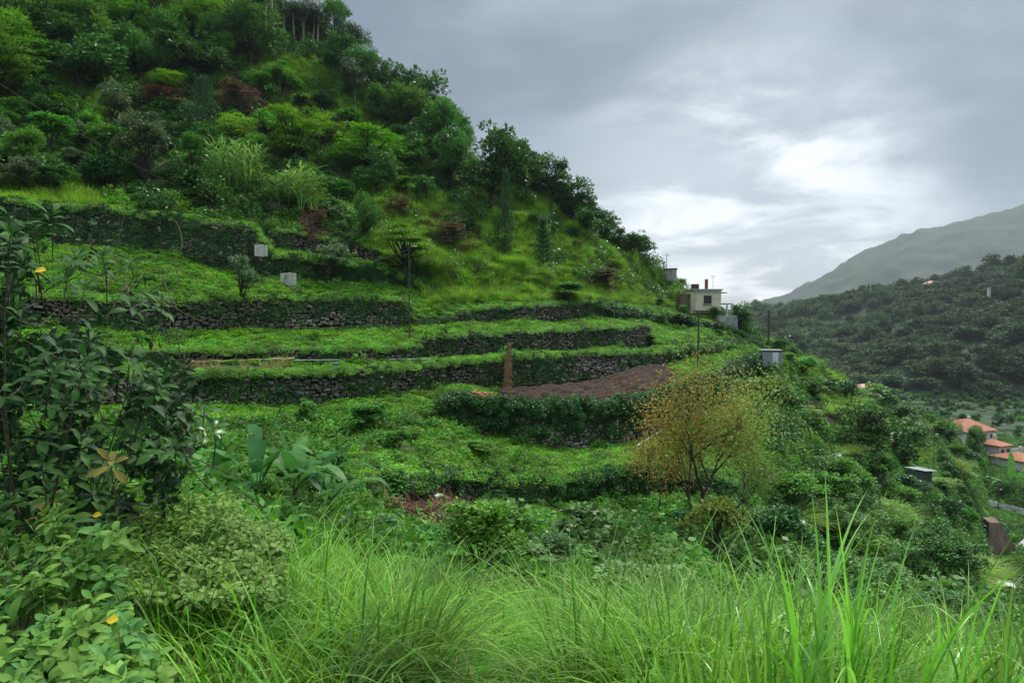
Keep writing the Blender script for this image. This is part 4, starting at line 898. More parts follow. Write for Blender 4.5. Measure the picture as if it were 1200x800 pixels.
# soft leaved bush in the corner
pos2 = []
while len(pos2) < 300:
    x, y = r_.uniform(-70, 195), r_.uniform(598, 850); top_ = 598+max(0, x-150)*1.2+max(0, 60-x)*.05+22*math.sin(x*.06)
    if y > top_ and not (x > 130 and 640 < y < 700) and x < 150+.35*max(0, y-680): pos2.append((x, y))
D2 = lambda p, r: 3.9-(p[:, 1]-600)/200*1.15+r.uniform(-.12, .3, len(p))
whorled('soft_leaved_bush', 'pale green soft leaved bush in the lower left corner', 'bush', pos2, None, .115, LS, ['softleaf', 'softleaf2'], P(30, 1050, 2.9), 9, 5, .3, (-.4, .7), srad=.005, Df=D2, droop=.45, stride=6, stems='weed') if M.setdefault('softleaf2', leafmat('darker_soft_leaf', (.055, .17, .04), (.11, .26, .06), .3, .45, .2, 1.5)) else 0
pos3 = []
while len(pos3) < 560:
    x, y = r_.uniform(95, 335), r_.uniform(548, 700); c_ = 560+abs(x-225)*.35 if x < 225 else 560+(x-225)*.55
    if y > c_+8*math.sin(x*.09): pos3.append((x, y))
whorled('mid_bush', 'greyish green small leaved bush between the near tree and the banana plants', 'bush', pos3, None, .085, LS, ['palemid'], P(215, 800, 4.9), 10, 6, 0, (-.3, .8), srad=.006, stride=8, stems='weed', Df=lambda p, r: 6.4-(p[:, 1]-550)/140*1.8+r.uniform(-.3, .4, len(p))) if M.setdefault('palemid', leafmat('pale_mid_leaf', (.075, .18, .032), (.16, .29, .062), .3, .45, .25, 1.5)) else 0
# the single fallen yellow leaf on the bush, small yellow leaves in the tree
for (x, y, d, L, lb) in ((124, 727, 2.95, .055, 'yellow leaf lying on the soft leaved bush in the corner'), (40, 318, 3.9, .07, 'yellowing leaf in the upper part of the near dark tree'), (108, 604, 3.6, .05, 'orange yellow leaf on top of the soft leaved bush')):
    mb = MB(); stamp(mb, T_leaf(.7, 6, .6, .2), np.zeros((1, 3)), [(1, .1, .1)], [(0, -.7, .7)], L, np.array([.6])); o = mb.obj('yellow_leaf', M['yellow'], None, True); o.location = P(x, y, d); tag(o, lb, 'leaf', 'yellow leaves')
# tall broad blades near the camera, lower right
def reeds(px, py, D, n, hgt, label, seed, spread=.10, w=.014, lean=0):
    r = np.random.default_rng(seed); b = P(px, py, D); e = empty('reed_clump', b, label, 'tall grass', 'tall reed clumps up close'); mb = MB(); sm = MB()
    for i in range(n):
        a = r.uniform(0, 6.28); h = hgt*1.22*r.uniform(.45, 1.05); T = T_strip(w/h*r.uniform(.6, 1.25), 14, r.choice([.15, .5, 1.1, 1.9], p=[.2, .25, .3, .25]), .35, peak=.35, twist=r.normal(0, .5))
        ln = r.uniform(.0, .38); d = np.array([math.cos(a)*ln+lean, math.sin(a)*ln*.7, 1]); nn = np.array([-math.cos(a), -math.sin(a), .15])
        q = np.array([r.normal(0, spread), r.normal(0, spread), 0]); stamp(mb, T, q, d, nn, h, np.array([r.random()]))
    for i in range(max(3, n//8)):
        q = np.array([r.normal(0, spread), r.normal(0, spread), 0]); tube(sm, [q, q+[.02, 0, hgt*.25], q+[.05+lean*.4, 0, hgt*.5]], [.006, .005, .003], 5)
    mb.obj('blades', M['reed'], e, True); sm.obj('stems', M['reed'], e, True)
for i, (x, y, D, n, h, lb, ln) in enumerate([
    (800, 850, 2.9, 14, .62, 'slim upright blades left of the tall clumps, before the russet tree', 0), (862, 880, 2.5, 40, .60, 'clump of dark broad upright blades before the olive bush', -.02), (930, 870, 2.6, 36, .60, 'clump leaning right before the dark gully bush', .12),
    (985, 880, 2.4, 60, .80, 'tallest clump, its blades fanning over the dark bush', .05), (1060, 900, 2.5, 26, .50, 'low fan of arching blades under the tallest clump', .2), (1130, 880, 2.3, 26, .60, 'clump leaning right near the bottom right corner', .3),
    (1190, 880, 2.3, 30, .58, 'clump at the right edge before the parked van', .0), (760, 850, 3.2, 7, .60, 'thin blade clump rising from the middle of the long grass', 0), (700, 880, 3.0, 8, .35, 'short blade clump in the middle of the long grass', 0)]):
    reeds(x, y, D, n, h, lb, 100+i, lean=ln)
# ------------------------------------------------------------------ built things
def paint(n, c, rough=.6, c2=None, scale=2, bump=0, **k): M[n] = solid(n, c, c2, scale, rough, bump, useobj=True, **k)
paint('cream', (.62, .58, .44), .8, (.50, .47, .36), 1.2, .2); paint('darkwood', (.05, .025, .018), .6, (.08, .04, .03)); paint('glass', (.03, .035, .04), .15)
paint('concrete', (.18, .18, .17), .85, (.36, .36, .34), 1.5, .3); paint('asphalt', (.05, .052, .055), .9, (.075, .077, .08), .7, .3); paint('white', (.50, .50, .48), .6, (.38, .38, .355), 3)
paint('orange', (.22, .080, .042), .8, (.33, .13, .07), 2.5, .3); paint('rust', (.16, .06, .03), .8); paint('tin', (.35, .38, .42), .45, (.25, .28, .31), 3, .1, metal=.3); paint('greentin', (.045, .085, .075), .6, (.065, .11, .095), 3, .1); paint('palemetal', (.22, .25, .27), .6, (.16, .19, .21), 2)
paint('pole', (.045, .038, .032), .85, (.075, .06, .05), 6); paint('straw', (.15, .085, .04), .9, (.34, .21, .11), 9, .6, stretch=(6, 6, .6)); paint('bamboo', (.25, .24, .09), .7, (.34, .32, .14), 4); paint('blue', (.03, .09, .30), .5)
paint('pinkroof', (.42, .20, .16), .8, (.5, .28, .22), 1); paint('brownwall', (.10, .065, .045), .9, (.17, .12, .085), .8, .6); paint('greywhite', (.55, .56, .56), .6); paint('tyre', (.02, .02, .02), .9); paint('plastic', (.45, .46, .48), .4, (.55, .56, .58), 6)
paint('redstem', (.20, .05, .03), .8, (.28, .10, .05)); paint('plank', (.20, .21, .20), .8, (.29, .30, .29), 3, .3)
def at(px, py, up=0.): p = ground_at(px, py).copy(); p[2] += up; return p
def part(name, mat, par, *boxes, **k):
    mb = MB()
    for b in boxes: box(mb, *b)
    o = mb.obj(name, M[mat], par); 
    for q, v in k.items(): o[q] = v
    bv = o.modifiers.new('edge', 'BEVEL'); bv.width = .015; bv.segments = 1; bv.limit_method = 'ANGLE'
    return o
def gable(mb, c, sx, sy, h, ov=.3, hip=0.):
    x, y = sx/2+ov, sy/2+ov; V = np.array([(-x, -y, 0), (x, -y, 0), (x, y, 0), (-x, y, 0), (-x+hip, 0, h), (x-hip, 0, h), (-x, -y, -.12), (x, -y, -.12), (x, y, -.12), (-x, y, -.12)])+np.array(c)
    mb.add(V, [(0, 1, 5, 4), (2, 3, 4, 5), (0, 6, 7, 1), (2, 8, 9, 3), (6, 9, 8, 7)], .5); mb.add(V, [(1, 2, 5), (3, 0, 4)], .5); mb.add(V, [(0, 3, 9, 6), (1, 7, 8, 2)], .5)
# cream flat roofed house on the shoulder
p = at(829, 366); D = (p-CAM)@FW; s = D/F; W_, H_ = 33*s, 28*s
h = empty('hillside_house', p+[0, 0, -.2], 'small cream flat roofed house with a dark chimney on the hill shoulder', 'house', rz=.10)
part('wall', 'cream', h, ((0, 2, H_/2), (W_, 4, H_)))
part('roof', 'concrete', h, ((0, 2, H_+.06), (W_+.35, 4.35, .14)))
wn = part('window', 'darkwood', h, ((.0, -.03, H_*.60), (1.15, .08, 1.15))); 
part('pane', 'glass', wn, ((-.27, -.075, H_*.60), (.42, .03, .9)), ((.27, -.075, H_*.60), (.42, .03, .9)))
part('gutter', 'tin', h, ((0, -.2, H_-.12), (W_+.3, .09, .09))); part('drain_pipe', 'tin', h, ((-W_/2+.15, -.06, H_/2), (.09, .09, H_))); part('plinth', 'brownwall', h, ((0, -.03, .25), (W_+.06, .12, .5))); part('water_tank', 'darkwood', h, ((-.9, 2.6, H_+.55), (.9, .9, .8))); part('window_sill', 'concrete', wn, ((0, -.1, H_*.60-.65), (1.35, .2, .08)))
mb = MB(); tube(mb, [(1.2, 1, H_), (1.2, 1, H_+2.2)], .025, 5); [tube(mb, [(1.2-q, 1, H_+1.6+q), (1.2+q, 1, H_+1.6+q)], .015, 4) for q in (.25, .4, .5)]; mb.obj('antenna', M['tin'], h)
part('chimney', 'rust', h, ((.6, 2, H_+.85), (.38, .38, 1.6)))
part('lean_to_roof', 'rust', h, ((W_/2+.9, 1.6, H_*.42), (1.9, 3, .12)))
part('upper_canopy', 'greentin', h, ((W_/2+.6, 2, H_-.35), (1.5, 2.2, .12)))
for dx in (1.0, 1.7): part('post', 'cream', h, ((W_/2+dx, .2, H_*.42-1.1), (.22, .22, 2.2)))
part('side_block', 'brownwall', h, ((-W_/2-.7, 2.6, H_*.42), (1.3, 2.4, H_*.86)))
part('terrace_base', 'concrete', h, ((W_/2+1.2, .9, -1.0), (2.6, 2.6, 1.5)))
p = at(853, 383, .2); h = empty('grey_block_wall', p, 'low grey block outbuilding below the cream house', 'outbuilding'); part('wall', 'concrete', h, ((0, .6, .4), (2.4, 1.6, 2.0))); part('door', 'palemetal', h, ((.9, -.22, .2), (.8, .05, 1.5)))
p = at(781, 330, .4); h = empty('ruined_hut', p, 'small grey ruined hut on the skyline left of the cream house', 'hut', rz=-.2); part('wall', 'concrete', h, ((0, 0, .6), (3.2, 2.4, 2.0))); part('roof', 'brownwall', h, ((0, 0, 1.68), (3.5, 2.7, .12)))
# tin hut
p = at(905, 437); s = ((p-CAM)@FW)/F; h = empty('tin_hut', p+[0, 0, .8], 'grey corrugated tin hut beneath the dark pole', 'hut', rz=-.15); w0, h0 = 22*s, 19*s
mb = MB()
for i in range(26):
    x = -w0/2+(i+.5)*w0/26; box(mb, (x, 0, h0/2), (w0/52, .05, h0)); box(mb, (x+w0/52, .02, h0/2), (w0/52, .03, h0))
for i in range(16): box(mb, (w0/2, .1+i*.12, h0/2), (.05, .06, h0)); box(mb, (w0/2-.02, .16+i*.12, h0/2), (.03, .06, h0)); box(mb, (-w0/2, .1+i*.12, h0/2), (.04, .12, h0))
box(mb, (0, 1.95, h0/2), (w0, .05, h0)); mb.obj('wall', M['tin'], h)
part('roof', 'palemetal', h, ((0, .95, h0+.04), (w0+.2, 2.1, .06))); part('wall_plate', 'darkwood', h, ((0, -.05, h0-.1), (w0+.05, .06, .12))); part('door', 'greywhite', h, ((w0*.15, -.045, h0*.45), (w0*.3, .04, h0*.86)))
# green shed
p = at(1077, 583); s = ((p-CAM)@FW)/F; h = empty('green_shed', p+[0, 0, 1.0], 'green metal shed with a pale sloping roof under the dense dark tree', 'shed', rz=.5); w0, h0 = 18*s, 23*s
mb = MB()
for i in range(14): box(mb, (-w0/2+(i+.5)*w0/14, -w0/2, h0/2), (w0/28, .05, h0)); box(mb, (-w0/2+(i+.98)*w0/14, -w0/2+.02, h0/2), (w0/28, .03, h0)); box(mb, (w0/2, -w0/2+(i+.5)*w0/14, h0/2), (.05, w0/28, h0)); box(mb, (w0/2-.02, -w0/2+(i+.98)*w0/14, h0/2), (.03, w0/28, h0)); box(mb, (-w0/2, -w0/2+(i+.5)*w0/14, h0/2), (.05, w0/14-.01, h0))
mb.obj('wall', M['greentin'], h); rf = part('roof', 'palemetal', h, ((0, 0, h0+.12), (w0+.9, w0+.7, .07))); rf.rotation_euler = (0, .10, 0); part('door', 'darkwood', h, ((-.25, -w0/2-.04, h0*.42), (.8, .04, h0*.8)))
# poles
def pole(px, py, ptop, label, name='utility_pole', mat='pole', arm=None, rad=.11, lamp=False, D=None):
    p = at(px, py); D = D or (p-CAM)@FW; H = (py-ptop)*D/F
    e = empty(name, p, label, 'pole'); mb = MB(); tube(mb, [(0, 0, -.5), (0, 0, H*.5), (0, 0, H)], [rad, rad*.85, rad*.7], 8); mb.obj('post', M[mat], e, True)
    if arm: part('crossarm', mat, e, ((0, 0, H-.35), (arm, .09, .09))); 
    if arm:
        m2 = MB(); [tube(m2, [(q, 0, H-.3), (q, 0, H-.12)], .035, 6) for q in (-arm/2+.1, 0.15, arm/2-.1)]; m2.obj('insulator', M['white'], e, True)
    if lamp:
        m2 = MB(); tube(m2, [(0, 0, H-.05), (.05, 0, H+.15), (.3, 0, H+.22)], .03, 6); m2.obj('bracket', M['pole'], e, True); part('lamp_head', 'white', e, ((.42, 0, H+.2), (.42, .2, .1)))
    return e, p+[0, 0, H]
e1, t1 = pole(480, 398, 292, 'slim dark lamp pole standing on a terrace left of the stalk bundle', 'lamp_pole', 'pole', None, .06, True)
e2, t2 = pole(818, 431, 364, 'dark wooden pole right of the ploughed field', 'utility_pole', 'pole', None, .12)
e3, t3 = pole(900.5, 403, 363, 'dark wooden pole rising above the tin hut', 'utility_pole', 'pole', .9, .17)
e4, t4 = pole(781, 333, 297, 'pale thin pole with crossarm on the skyline by the ruined hut', 'utility_pole', 'greywhite', 1.2, .10)
e5, t5 = pole(943, 424, 401, 'distant pole on the crest right of the tin hut', 'utility_pole', 'pole', None, .12)
e6, t6 = pole(1094, 548, 510, 'thin lamp pole among the bushes above the green shed', 'lamp_pole', 'pole', None, .06, True)
e7, t7 = pole(1170, 597, 574, 'street lamp pole beside the upper road', 'street_lamp', 'pole', None, .10, True)
# cables
def cable(a, b, sag, rad, label, mat='pole', n=30):
    t = np.linspace(0, 1, n)[:, None]; q = a*(1-t)+b*t; q[:, 2] -= 4*sag*(t*(1-t))[:, 0]; mb = MB(); c = q[0].copy(); tube(mb, q-c, rad, 5); o = mb.obj('cable', M[mat], None, True); o.location = c; tag(o, label, 'cable')
cable(P(-60, 60, 20), ground_at(240, 234)+[0, 0, .3], .5, .010, 'dark cable slanting down across the upper left slope', 'pole')
cable(t1, P(432, 306, depth_at(432, 306)-.6), .15, .014, 'thin cable running left from the lamp pole', 'plank')
cable(t3, P(858, 384, depth_at(858, 384)-1), .4, .012, 'thin cable from the tin hut pole towards the house')
# white boards
for (x, y, w0, h0, rz, lb) in ((306, 302, 15, 13, .1, 'plain white board, the upper one, behind the small dark tree'), (338, 336, 19, 14, -.05, 'plain white board of upright panels, the lower one, on the mown terrace')):
    p = at(x, y) if x > 320 else P(x, y, depth_at(x, y)-1.2); s = ((p-CAM)@FW)/F; e = empty('white_board', p+[0, 0, .12], lb, 'board', rz=rz); n = 4
    part('panel', 'white', e, *[(((i-(n-1)/2)*w0*s/n, (i % 2)*.02, h0*s/2), (w0*s/n-.01, .04, h0*s+(i % 3)*.05)) for i in range(n)])
    part('post', 'darkwood', e, ((-w0*s*.35, .06, h0*s*.3), (.06, .06, h0*s*.9))); part('post', 'darkwood', e, ((w0*s*.35, .06, h0*s*.3), (.06, .06, h0*s*.9)))
# bundle of dry stalks
p = at(595, 458); s = ((p-CAM)@FW)/F; H = 59*s; e = empty('stalk_bundle', p, 'tall narrow bundle of dry brown stalks leaning on the wall behind the ploughed field', 'stalk bundle'); mb = MB(); r = np.random.default_rng(4)
for i in range(90):
    a = r.uniform(0, 6.28); q = .30*math.sqrt(r.random()); b = np.array([q*math.cos(a), q*math.sin(a), 0]); hh = H*r.uniform(.55, 1.0); m_ = b*.95+[r.normal(0, .02), r.normal(0, .02), H*.5]; t_ = b*.25+[.12+r.normal(0, .03), .25, hh]
    if hh < H*.8: t_ = b*.6+[.08, .12, hh]
    tube(mb, [b, m_, t_], [.028, .026, .006], 5, rnd=r.random())
q_ = r.random(220); a_ = r.uniform(0, 6.28, 220); stamp(mb, T_strip(.12, 4, 2.0, .2), np.stack([.26*(1-q_*.8)*np.cos(a_)+.12*q_, .26*(1-q_*.8)*np.sin(a_)+.25*q_, q_*H*.95], -1), np.stack([np.cos(a_), np.sin(a_), .2-r.random(220)*1.2], -1), np.stack([np.cos(a_)*.3, np.sin(a_)*.3, 1+0*a_], -1), r.uniform(.2, .45, 220), r.random(220)); mb.obj('stalks', M['straw'], e); mb = MB()
for z_ in (.3, .62): a = np.linspace(0, 6.28, 16); tube(mb, np.stack([.28*np.cos(a), .28*np.sin(a)+.05*z_, 0*a+H*z_], -1), .02, 4)
mb.obj('binding', M['twig'], e)
# bamboo rail and blue bucket
a, b = at(188, 432, .35), at(345, 426, .35); mb = MB(); c = a.copy(); t = np.linspace(0, 1, 24)[:, None]; q = (a*(1-t)+b*t)-c; q[:, 2] += .03*np.sin(np.arange(24)*1.7); tube(mb, q, .07, 7); o = mb.obj('bamboo_rail', M['bamboo'], None, True); o.location = c; tag(o, 'long yellowish bamboo pole lying along the bare path terrace', 'rail')
a, b = at(345, 427, .3), at(505, 425, .3); c = a.copy(); mb = MB(); q = (a*(1-t)+b*t)-c; tube(mb, q, .03, 6); o = mb.obj('water_pipe', M['tin'], None, True); o.location = c; tag(o, 'thin pale water pipe continuing right from the bamboo pole', 'pipe')
p = at(394, 433, .0); e = empty('blue_bucket', p, 'small blue bucket on the terrace lip by the pipe', 'bucket'); mb = MB(); tube(mb, [(0, 0, 0), (0, 0, .2), (0, 0, .42)], [.15, .18, .21], 12); mb.obj('body', M['blue'], e, True); mb = MB(); a_ = np.linspace(0, math.pi, 12); tube(mb, np.stack([.21*np.cos(a_), 0*a_, .42+.18*np.sin(a_)], -1), .012, 4); mb.obj('handle', M['pole'], e)
# ploughed furrows: real ridges
def field(poly, nf, name, label, ridge=.42):
    """ridges follow the long edge of the plot"""
    mb = MB(); lo, hi = poly
    lo = [at(x, y) for x, y in lo]; hi = [at(x, y) for x, y in hi]; lo, hi = np.array(lo), np.array(hi)
    def rs(A, n): L = np.concatenate([[0], np.cumsum(np.linalg.norm(np.diff(A, axis=0), axis=1))]); s = np.linspace(0, L[-1], n); return np.stack([np.interp(s, L, A[:, k]) for k in range(3)], -1)
    nu = 160; lo, hi = rs(lo, nu), rs(hi, nu); nv = nf*8; v = np.linspace(0, 1, nv)[:, None, None]; g = lo[None]*(1-v)+hi[None]*v
    g[..., 2] += .10+ridge*.5*(1+np.sin(v[..., 0]*nf*2*math.pi))*(.8+.5*fbm(g, 1.1, 2))+.07*fbm(g, 5, 3); g[0, :, 2] -= .3; g[-1, :, 2] -= .3; g[:, 0, 2] -= .3; g[:, -1, 2] -= .3
    c = g[0, 0].copy(); o = sheet_obj(name, g-c, M['soil']); o.location = c; tag(o, kind='structure')
field(([(580, 468), (600, 472), (640, 472), (700, 470), (760, 462), (797, 448)], [(588, 459), (615, 459), (650, 454), (700, 448), (742, 431), (778, 430)]), 6, 'ploughed_field', '')
field(([(962, 508), (978, 508), (988, 503)], [(935, 476), (952, 469), (975, 474)]), 7, 'small_ploughed_plot', '')
# orange earth at the end of the field, reddish scar
p = at(557, 466, .05); mb = MB(); r = np.random.default_rng(8)
for i in range(46):
    q = np.array([r.normal(0, .45), r.normal(0, .3), abs(r.normal(0, .18))]); T = ROCK[i % 6]; mb.add(T[0]*r.uniform(.12, .4)*np.array([1.2, 1, .7])+q, T[1], r.random())
M['orangeearth'] = solid('orange_earth', (.26, .10, .05), (.42, .20, .11), 3, .95, .4); o = mb.obj('earth_heap', M['orangeearth']); o.location = p; tag(o, 'small heap of orange earth and stones at the left end of the ploughed field', 'earth heap')
# rubbish heap
p = at(540, 618, .15); r = np.random.default_rng(9); e = empty('rubbish_heap', p, 'dark rubbish heap with white plastic below the lowest wall', 'rubbish heap'); mb = MB()
for i in range(150):
    q = np.array([r.normal(0, .7), r.normal(0, .5), abs(r.normal(0, .25))]); T = ROCK[i % 6]; mb.add(T[0]*r.uniform(.08, .35)+q, T[1], r.random()*.4)
mb.obj('debris', M['joint'], e); mb = MB()
for i in range(70):
    q = np.array([r.normal(-.3, 1.1), r.normal(0, .6), abs(r.normal(.2, .2))]); d = rand_dirs(1, -.1, r)[0]; tube(mb, [q, q+d*.5, q+d*r.uniform(.6, 1.3)+[0, 0, .1]], [.022, .018, .008], 5)
mb.obj('branches', M['twig'], e)
def rag(c, s_, seed):
    r = np.random.default_rng(seed); u = np.linspace(-1, 1, 10); X_, Y_ = np.meshgrid(u, u); g = np.stack([X_*s_*(1+.2*r.normal(size=X_.shape)), Y_*s_*.8, s_*.5*(1-X_**2)*(1-Y_**2)*(1+.4*r.normal(size=X_.shape))], -1)+np.array(c)
    i = np.arange(9)[:, None]*10; j = np.arange(9)[None]; return g.reshape(-1, 3), np.stack([i+j, i+j+1, i+11+j, i+10+j], -1).reshape(-1, 4)
for c, s_, sd_ in (((-.75, -.5, .5), .22, 1), ((-.95, .1, 1.25), .16, 2), ((.35, -.1, .75), .13, 3), ((.2, -.6, .1), .2, 4), ((-.4, -.7, .25), .2, 5)):
    mb = MB(); mb.add(*rag(c, s_, sd_)); o = mb.obj('plastic_sheet', M['plastic'], e, True); so_ = o.modifiers.new('s', 'SOLIDIFY'); so_.thickness = .01
# white pipe trough
a, b = at(745, 528, .35), at(778, 515, .9); c = a.copy(); e = empty('white_trough', c, 'broken white gutter propped by the russet sapling', 'gutter'); mb = MB(); tube(mb, [(0, 0, 0), (b-c)*.5, b-c], [.045, .05, .055], 8); mb.obj('trough', M['greywhite'], e, True); mb = MB(); tube(mb, [(0, 0, -.5), (0, 0, .1)], .05, 6); tube(mb, [(b-c)*.8-[0, 0, 1.0], (b-c)*.8], .05, 6); mb.obj('prop', M['twig'], e)
# grey plank walkway
a, b = at(965, 553, .45), at(985, 533, .55); c = a.copy(); v = b-a; n_ = norm(np.cross(v, [0, 0, 1])); mb = MB(); w0 = .62; V = []
for k in np.linspace(0, 1, 9):
    q = v*k+[0, 0, .12*math.sin(k*3)]+n_*.25*k*k
    for s_, z_ in ((-1, 0), (1, 0), (1, -.09), (-1, -.09)): V.append(q+n_*w0*s_*(1-.25*k)+[0, 0, z_])
Fq = []
for i in range(8):
    for j in range(4): Fq.append((i*4+j, i*4+(j+1) % 4, i*4+4+(j+1) % 4, i*4+4+j))
Fq += [(0, 3, 2, 1), (32, 33, 34, 35)]; mb.add(V, Fq); o = mb.obj('plank_walkway', M['palemetal']); o.location = c; tag(o, 'grey curved plank walkway left of the forked dark tree', 'plank')
# fallen red stems
p = at(1040, 650, .2); mb = MB(); r = np.random.default_rng(3)
for i in range(12): q = r.normal(0, .35, 3)*[1, 1, .5]; tube(mb, [q, q+[-.9+r.normal(0, .2), .3, 1.2], q+[-1.3+r.normal(0, .3), .5, 2.3+r.normal(0, .3)]], [.09, .07, .03], 6)
o = mb.obj('fallen_stems', M['redstem'], None, True); o.location = p; tag(o, 'reddish brown dead stems lying between the dark bushes', 'dead stems')

# ------------------------------------------------------------------ valley: roads, houses, van
def road(ln, w, zoff, mat, name):
    L = np.concatenate([[0], np.cumsum(np.linalg.norm(np.diff(ln, axis=0), axis=1))]); s = np.linspace(0, L[-1], 40); q = np.stack([np.interp(s, L, ln[:, k]) for k in range(3)], -1)
    for _ in range(8): q[1:-1] = (q[:-2]+q[1:-1]*2+q[2:])/4
    t = norm(np.gradient(q, axis=0)); n = norm(np.cross(t, [0, 0, 1.])); mb = MB(); m = len(q)
    def strip(a, b, z0_, mt): V = np.concatenate([q+n*a+[0, 0, z0_], q+n*b+[0, 0, z0_]]); i = np.arange(m-1); mb.add(V, np.stack([i, i+1, i+1+m, i+m], -1), .5, mt)
    strip(-w/2, w/2, zoff, 0)
    for s_ in (-1, 1):
        a, b = s_*w/2, s_*(w/2+.25); strip(a, b, zoff+.14, 1); V = np.concatenate([q+n*a+[0, 0, zoff-.1], q+n*a+[0, 0, zoff+.14]]); i = np.arange(m-1); mb.add(V, np.stack([i, i+1, i+1+m, i+m], -1), .5, 1)
        V = np.concatenate([q+n*b+[0, 0, zoff-1.5], q+n*b+[0, 0, zoff+.14]]); mb.add(V, np.stack([i, i+1, i+1+m, i+m], -1), .5, 1)
        strip(s_*(w/2-.35)-.06, s_*(w/2-.35)+.06, zoff+.004, 2)
    o = mb.obj(name, [M['wetroad'], M['concrete'], M['white']]); tag(o, kind='structure'); return q, n
M['wetroad'] = solid('damp_asphalt', (.05, .055, .06), (.085, .09, .10), .5, .35, .15)
q, n = road(ROADS['upper'][0], 8, .05, 0, 'road')
road(ROADS['lower'][0], 6, .05, 0, 'road')
zl = ZR+1
ra, rb, rc = onplane(np.array([1165.]), np.array([688.]), zl)[0], P(1198, 648, 113.), P(1236, 612, 122.)
rb[2] = zl+1.8; rc[2] = zl+4
mb = MB(); c = ra.copy(); ln = np.array([ra, rb, rc])-c; t = norm(np.gradient(ln, axis=0)); n_ = norm(np.cross(t, [0, 0, 1.])); V = np.concatenate([ln+n_*-2.6, ln+n_*2.6, ln+n_*2.6-[0, 0, 4], ln-n_*2.6-[0, 0, 4]])
i = np.arange(2); mb.add(V, np.concatenate([np.stack([i, i+1, i+4, i+3], -1), np.stack([i+3, i+4, i+7, i+6], -1), np.stack([i+9, i+10, i+1, i], -1)])); o = mb.obj('ramp', M['concrete']); o.location = c; tag(o, kind='structure')
e = empty('railing', c, 'thin metal railing along the concrete ramp', 'railing')
for k in np.linspace(0, 1, 12):
    pt = (ln[0]*(1-k*2)+ln[1]*k*2 if k < .5 else ln[1]*(2-k*2)+ln[2]*(k*2-1))-n_[0]*-2.4; mb = MB(); tube(mb, [pt, pt+[0, 0, 1.0]], .04, 5); mb.obj('post', M['tin'], e)
for z_ in (.55, 1.0): mb = MB(); tube(mb, ln+n_*2.4+[0, 0, z_], .035, 5); mb.obj('rail', M['tin'], e)
# tall brown retaining wall
ta = [P(1159, 668, 112), P(1186, 668, 116), P(1190, 640, 117), P(1172, 612, 115), P(1159, 612, 112)]
ta = np.array(ta); c = ta[0].copy(); bk = np.array([1.2, 3.2, 0]); mb = MB(); V = np.concatenate([ta, ta+bk])-c; mb.add(V, [(0, 1, 2, 3, 4), (9, 8, 7, 6, 5)]); mb.add(V, [(0, 5, 6, 1), (1, 6, 7, 2), (2, 7, 8, 3), (3, 8, 9, 4), (4, 9, 5, 0)]); 
o = mb.obj('retaining_wall', M['brownwall']); o.location = c; tag(o, 'tall brown concrete retaining wall beside the ramp at the right edge', 'retaining wall')
# parked van
p = onplane(np.array([1177.]), np.array([697.]), zl+.1)[0]; e = empty('parked_van', p, 'white van parked on the lower road below the ramp', 'van', rz=-.35)
def body(V2, w, mat, name, par, inset=0.):
    mb = MB(); V2 = np.array(V2); m = len(V2); V = np.concatenate([np.stack([V2[:, 0], V2[:, 0]*0-w/2, V2[:, 1]], -1), np.stack([V2[:, 0], V2[:, 0]*0+w/2, V2[:, 1]], -1)]); mb.add(V, [list(range(m)), list(range(2*m-1, m-1, -1))]); i = np.arange(m); mb.add(V, np.stack([i, i+m, (i+1) % m+m, (i+1) % m], -1)); o = mb.obj(name, M[mat], par)
    b = o.modifiers.new('b', 'BEVEL'); b.width = .07; b.segments = 3; return o
body([(-2.2, .35), (2.2, .35), (2.25, .8), (1.95, 1.05), (1.3, 1.75), (-2.0, 1.85), (-2.2, 1.6)], 1.8, 'white', 'body', e)
body([(1.25, 1.08), (1.78, 1.08), (1.32, 1.66), (1.2, 1.66)], 1.83, 'glass', 'side_window', e); body([(-.6, 1.12), (.95, 1.12), (.95, 1.66), (-.6, 1.68)], 1.83, 'glass', 'side_window', e); body([(-1.9, 1.12), (-.8, 1.12), (-.8, 1.66), (-1.85, 1.68)], 1.83, 'glass', 'side_window', e)
part('windscreen', 'glass', e, ((1.66, 0, 1.4), (.06, 1.5, .6))).rotation_euler = (0, 0, 0)
for x_ in (-1.35, 1.4):
    for y_ in (-.85, .85):
        mb = MB(); tube(mb, [(x_, y_-.1, .33), (x_, y_+.1, .33)], .33, 16); wl = mb.obj('wheel', M['tyre'], e); mb = MB(); tube(mb, [(x_, y_-.11, .33), (x_, y_+.11, .33)], .18, 12); mb.obj('rim', M['tin'], wl)
for y_ in (-.65, .65): part('headlight', 'plastic', e, ((2.22, y_, .85), (.06, .3, .18)))
# houses
def house(px, py, D, wpx, floors, label, roof='orange', wall='white', rz=0., depth=8., nwin=4, hip=True, name='village_house', hpx=None, base=None):
    p = P(px, py, D) if base is None else base; s = D/F; w0 = wpx*s; h0 = floors*2.8 if hpx is None else hpx*s
    e = empty(name, p-[0, 0, .5], label, 'house', rz=rz); part('wall', wall, e, ((0, depth/2, h0/2), (w0, depth, h0+.6)))
    mb = MB(); gable(mb, (0, depth/2, h0+.35), w0, depth, min(depth, w0)*.24, .5, depth*.35 if hip else 0); r_o = mb.obj('roof', M[roof], e)
    ch = part('chimney', wall, r_o, ((w0*.28, depth*.55, h0+.35+depth*.22), (.7, .7, 1.6)))
    for f_ in range(floors):
        for i in range(nwin):
            x = (i-(nwin-1)/2)*w0/nwin; wd = part('window', 'darkwood', e, ((x, -.04, 1.5+f_*2.8), (1.2, .1, 1.2))); part('pane', 'glass', wd, ((x, -.1, 1.5+f_*2.8), (.95, .04, .95)))
    return e
v1 = house(1150, 527, 190, 46, 2, 'largest white villa with an orange hipped roof in the valley', rz=.35, depth=11, nwin=4)
